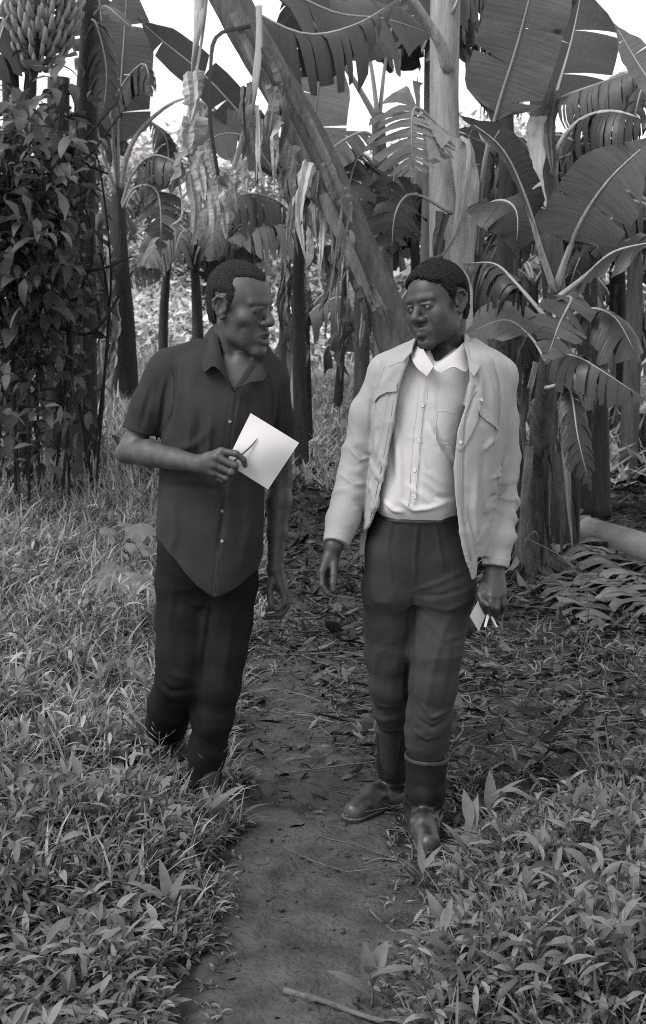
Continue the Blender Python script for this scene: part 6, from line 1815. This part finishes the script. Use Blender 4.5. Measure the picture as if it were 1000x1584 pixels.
    # cuffs
    for pts, r in ((s1, (.0405, .0390)), (s2, (.0415, .0395))):
        a = pts[5] * .80 + pts[4] * .20; b = pts[5] + (pts[5] - pts[4]) * .10
        F = Field(np.minimum(a, b) - .07, np.maximum(a, b) + .07, .0034)
        F.cone(a, b, r[0], r[1], 0)
        F.plane(a, a - b); F.plane(b, b - a); F.cone(a, b + (b - a), r[0] - .004, r[1] - .005, 0, 'sub') if False else None
        V, Q = F.mesh(2)
        cc = Cloth(V, Q, 4.0); cc.noise(.0015, 30, 5)
        obj('cuff', cc.V, cc.Q, JK, jk)

    # --- trousers
    TR = mat('dark_twill_trousers', .031, .16, 9, rough=.88, spec=.15, bump=.25, bscale=800, bdist=.001)
    F = Field((.08, 3.92, .16), (.50, 4.56, 1.06), .0044)
    F.loft(rows_px([(782, 586, 712, 4.045, 4.29), (800, 582, 714, 4.043, 4.30), (850, 567, 733, 4.060, 4.32), (890, 580, 722, 4.078, 4.32), (932, 625, 660, 4.10, 4.30)], YC), 2.4, .02)
    la_ = [P(612, 860, 4.158), P(602, 910, 4.165), P(602, 960, 4.20), P(602, 1010, 4.21), P(604, 1060, 4.23), P(606, 1098, 4.28), P(609, 1140, 4.33)]
    F.chain(la_, [.080, .076, .070, .066, .059, .053, .038], .03)
    lb_ = [P(684, 860, 4.155), P(690, 910, 4.160), P(681, 960, 4.17), P(675, 1010, 4.14), P(670, 1060, 4.13), P(665, 1105, 4.14), P(662, 1138, 4.155), P(661, 1180, 4.165)]
    F.chain(lb_, [.086, .086, .079, .073, .067, .064, .062, .044], .03)
    V, Q = F.mesh(2)
    c = Cloth(V, Q, 4.07)
    c.noise(.0016, 8, 53, (1, 1, .5)); c.noise(.0008, 30, 55); c.normals(); c.wrinkle(.0048, 8, 87, (1.3, 1.3, .5)); c.wrinkle(.0028, 17, 88); c.normals()
    c.ridges(lb_[4], lb_[7], .0035, 3, 61); c.ridges(la_[4], la_[6], .003, 3, 67); c.normals()
    c.fold([(641, 925), (637, 1000), (634, 1080), (632, 1160)], .008, -.012)
    c.fold([(642, 915), (670, 905), (725, 880)], .007, .004); c.fold([(645, 925), (685, 920), (735, 905)], .007, -.004)
    c.fold([(645, 935), (690, 945), (735, 930)], .009, .004); c.fold([(648, 950), (690, 990), (725, 985)], .010, .004)
    c.fold([(565, 950), (572, 1010), (578, 1080)], .008, -.006)
    c.fold([(603, 805), (600, 850), (606, 900)], .006, .005); c.fold([(610, 805), (608, 840)], .005, -.004)
    c.fold([(672, 806), (680, 850), (688, 880)], .006, .005); c.fold([(645, 806), (642, 860), (642, 905)], .006, .004); c.fold([(651, 806), (648, 860)], .005, -.004)
    c.fold([(690, 960), (668, 1040), (655, 1110)], .010, .004); c.fold([(706, 980), (700, 1040), (688, 1100)], .010, -.003)
    c.fold([(650, 1085), (668, 1110), (694, 1100)], .005, .008); c.fold([(645, 1112), (668, 1126), (690, 1116)], .005, -.006)
    c.fold([(640, 1132), (660, 1144), (692, 1136)], .006, .006)
    c.normals()
    obj('trousers', c.V, c.Q, TR, root)
    # belt
    bl = rows_px([(785, 585, 714, 4.040, 4.295), (801, 581, 717, 4.034, 4.305)], YC)
    F = Field((.08, 3.95, .98), (.50, 4.40, 1.05), .0034)
    F.loft(bl, 2.4, 0)
    V, Q = F.mesh(1)
    obj('belt', V, Q, mat('black_belt', .012, .2, 20, rough=.5, spec=.4), root)

    # --- rubber boots
    BO = mat('muddy_rubber_boot', .010, .4, 18, rough=.42, spec=.5, bump=.08, bscale=30, mud=(-.06, .12, .055))
    RIM = mat('dusty_boot_rim', .034, .3, 30, rough=.6)
    for shaft, rad, heel, toe in (
            ([P(661, 1168, 4.165), P(658, 1225, 4.17), P(658, 1268, 4.17)], [.067, .057, .047], (.294, 4.19), (.312, 3.985)),
            ([P(608, 1124, 4.33), P(608, 1185, 4.365), P(611, 1230, 4.385)], [.054, .048, .043], (.222, 4.40), (.098, 4.245))):
        heel = np.array((heel[0], heel[1], float(ground_z(*heel)) + .045)); toe = np.array((toe[0], toe[1], float(ground_z(*toe)) + .034))
        lo = np.minimum(np.minimum(heel, toe), np.min(shaft, 0)) - .09
        hi = np.maximum(np.maximum(heel, toe), np.max(shaft, 0)) + .09
        F = Field(lo, hi, .004)
        md = heel * .45 + toe * .55
        F.chain(shaft + [heel + (0, 0, .03)], rad + [.046], .02)
        F.chain([heel, md + (0, 0, .006), toe], [.042, .041, .035], .02)
        F.chain([shaft[2] + (0, 0, -.02), md + (0, 0, .022)], [.042, .030], .03)
        F.plane(shaft[0], shaft[0] - shaft[1]); F.plane(heel + (0, 0, -.040), (0, 0, -1))
        V, Q = F.mesh(2)
        c = Cloth(V, Q, 4.0); c.ridges(shaft[1], heel, .004, 3, 71, slant=2); c.noise(.0015, 30, 3)
        b = obj('boot', c.V, c.Q, BO, root)
        F = Field(shaft[0] - .1, shaft[0] + .1, .0034)
        ax = unit(shaft[1] - shaft[0])
        F.cone(shaft[0] - ax * .001, shaft[0] + ax * .016, rad[0] + .0025, rad[0] + .002, 0)
        F.plane(shaft[0] - ax * .002, -ax); F.plane(shaft[0] + ax * .012, ax)
        F.cone(shaft[0] - ax * .05, shaft[0] + ax * .05, rad[0] - .004, rad[0] - .004, 0, 'sub')
        V, Q = F.mesh(1)
        obj('boot_rim', V, Q, RIM, b)
        F = Field(np.minimum(heel, toe) - .10, np.maximum(heel, toe) + .10, .004)
        F.chain([heel, md, toe + (0, 0, -.004)], [.045, .045, .042], .02)
        F.plane(heel + (0, 0, -.022), (0, 0, 1)); F.plane(heel + (0, 0, -.046), (0, 0, -1))
        V, Q = F.mesh(1)
        obj('sole', V, Q, BO, b)
    return root

man_left = build_left_man()
man_right = build_right_man()

# ------------------------------------------------------------------ what they hold
PAPER = mat('white_paper', .46, .02, 5, rough=.7, spec=.2)
CARD = mat('grey_card', .22, .06, 8, rough=.8, spec=.2)
def sheet(name, c4, mat_, bow=.004, n=8, thick=.0006):
    a, b, c, d = [np.asarray(q, float) for q in c4]
    rows = []
    for i in range(n + 1):
        u = i / n
        L, R = a * (1 - u) + d * u, b * (1 - u) + c * u
        rows.append(np.array([L * (1 - v) + R * v + np.array((0, -1, .2)) * bow * math.sin(math.pi * v) * math.sin(math.pi * u)
                              for v in np.linspace(0, 1, n + 1)]))
    o = strip(rows, mat_, name, None, thick)
    return o
pp = sheet('paper_sheet', [P(388, 639, 4.045), P(463, 685, 4.030), P(415, 757, 4.040), P(350, 716, 4.030)], PAPER, .022)
tag(pp, 'white sheet of paper held out in front of the dark shirt', 'paper')
V, Q = tube(spline([P(357, 719, 4.026), P(372, 705, 4.010), P(388, 691, 4.012), P(399, 678, 4.018)], 8), [.0024, .0026, .0027, .0027, .0026, .0025, .002, .0008], 8)
pen = obj('pen', V, Q, mat('dark_pen', .05, .2, 30, rough=.4), None)
tag(pen, 'thin dark pen gripped over the white sheet of paper', 'pen')
cd = sheet('folded_card', [P(742, 925, 4.062), P(753, 948, 4.050), P(741, 977, 4.045), P(727, 953, 4.058)], CARD, .003)
tag(cd, 'small grey folded card hanging from the fist beside the dark trousers', 'card')
for nm, a, b, wd, lb in (('paper_slip', (757, 946, 4.046), (750.5, 970, 4.03), .0085, 'short white paper slip poking down from the fist, next to the grey card'),
                         ('paper_slip', (758, 948, 4.046), (769, 970, 4.04), .0060, 'narrow white paper slip slanting outward from the fist, towards the grove')):
    a, b = P(*a), P(*b)
    s_ = unit(np.cross(b - a, (0, 1, 0))) * wd / 2
    tag(sheet(nm, [a - s_, a + s_, b + s_ * .8, b - s_ * .8], PAPER, .001, 4, .0008), lb, 'paper slip', 'paper slips held in the fist')
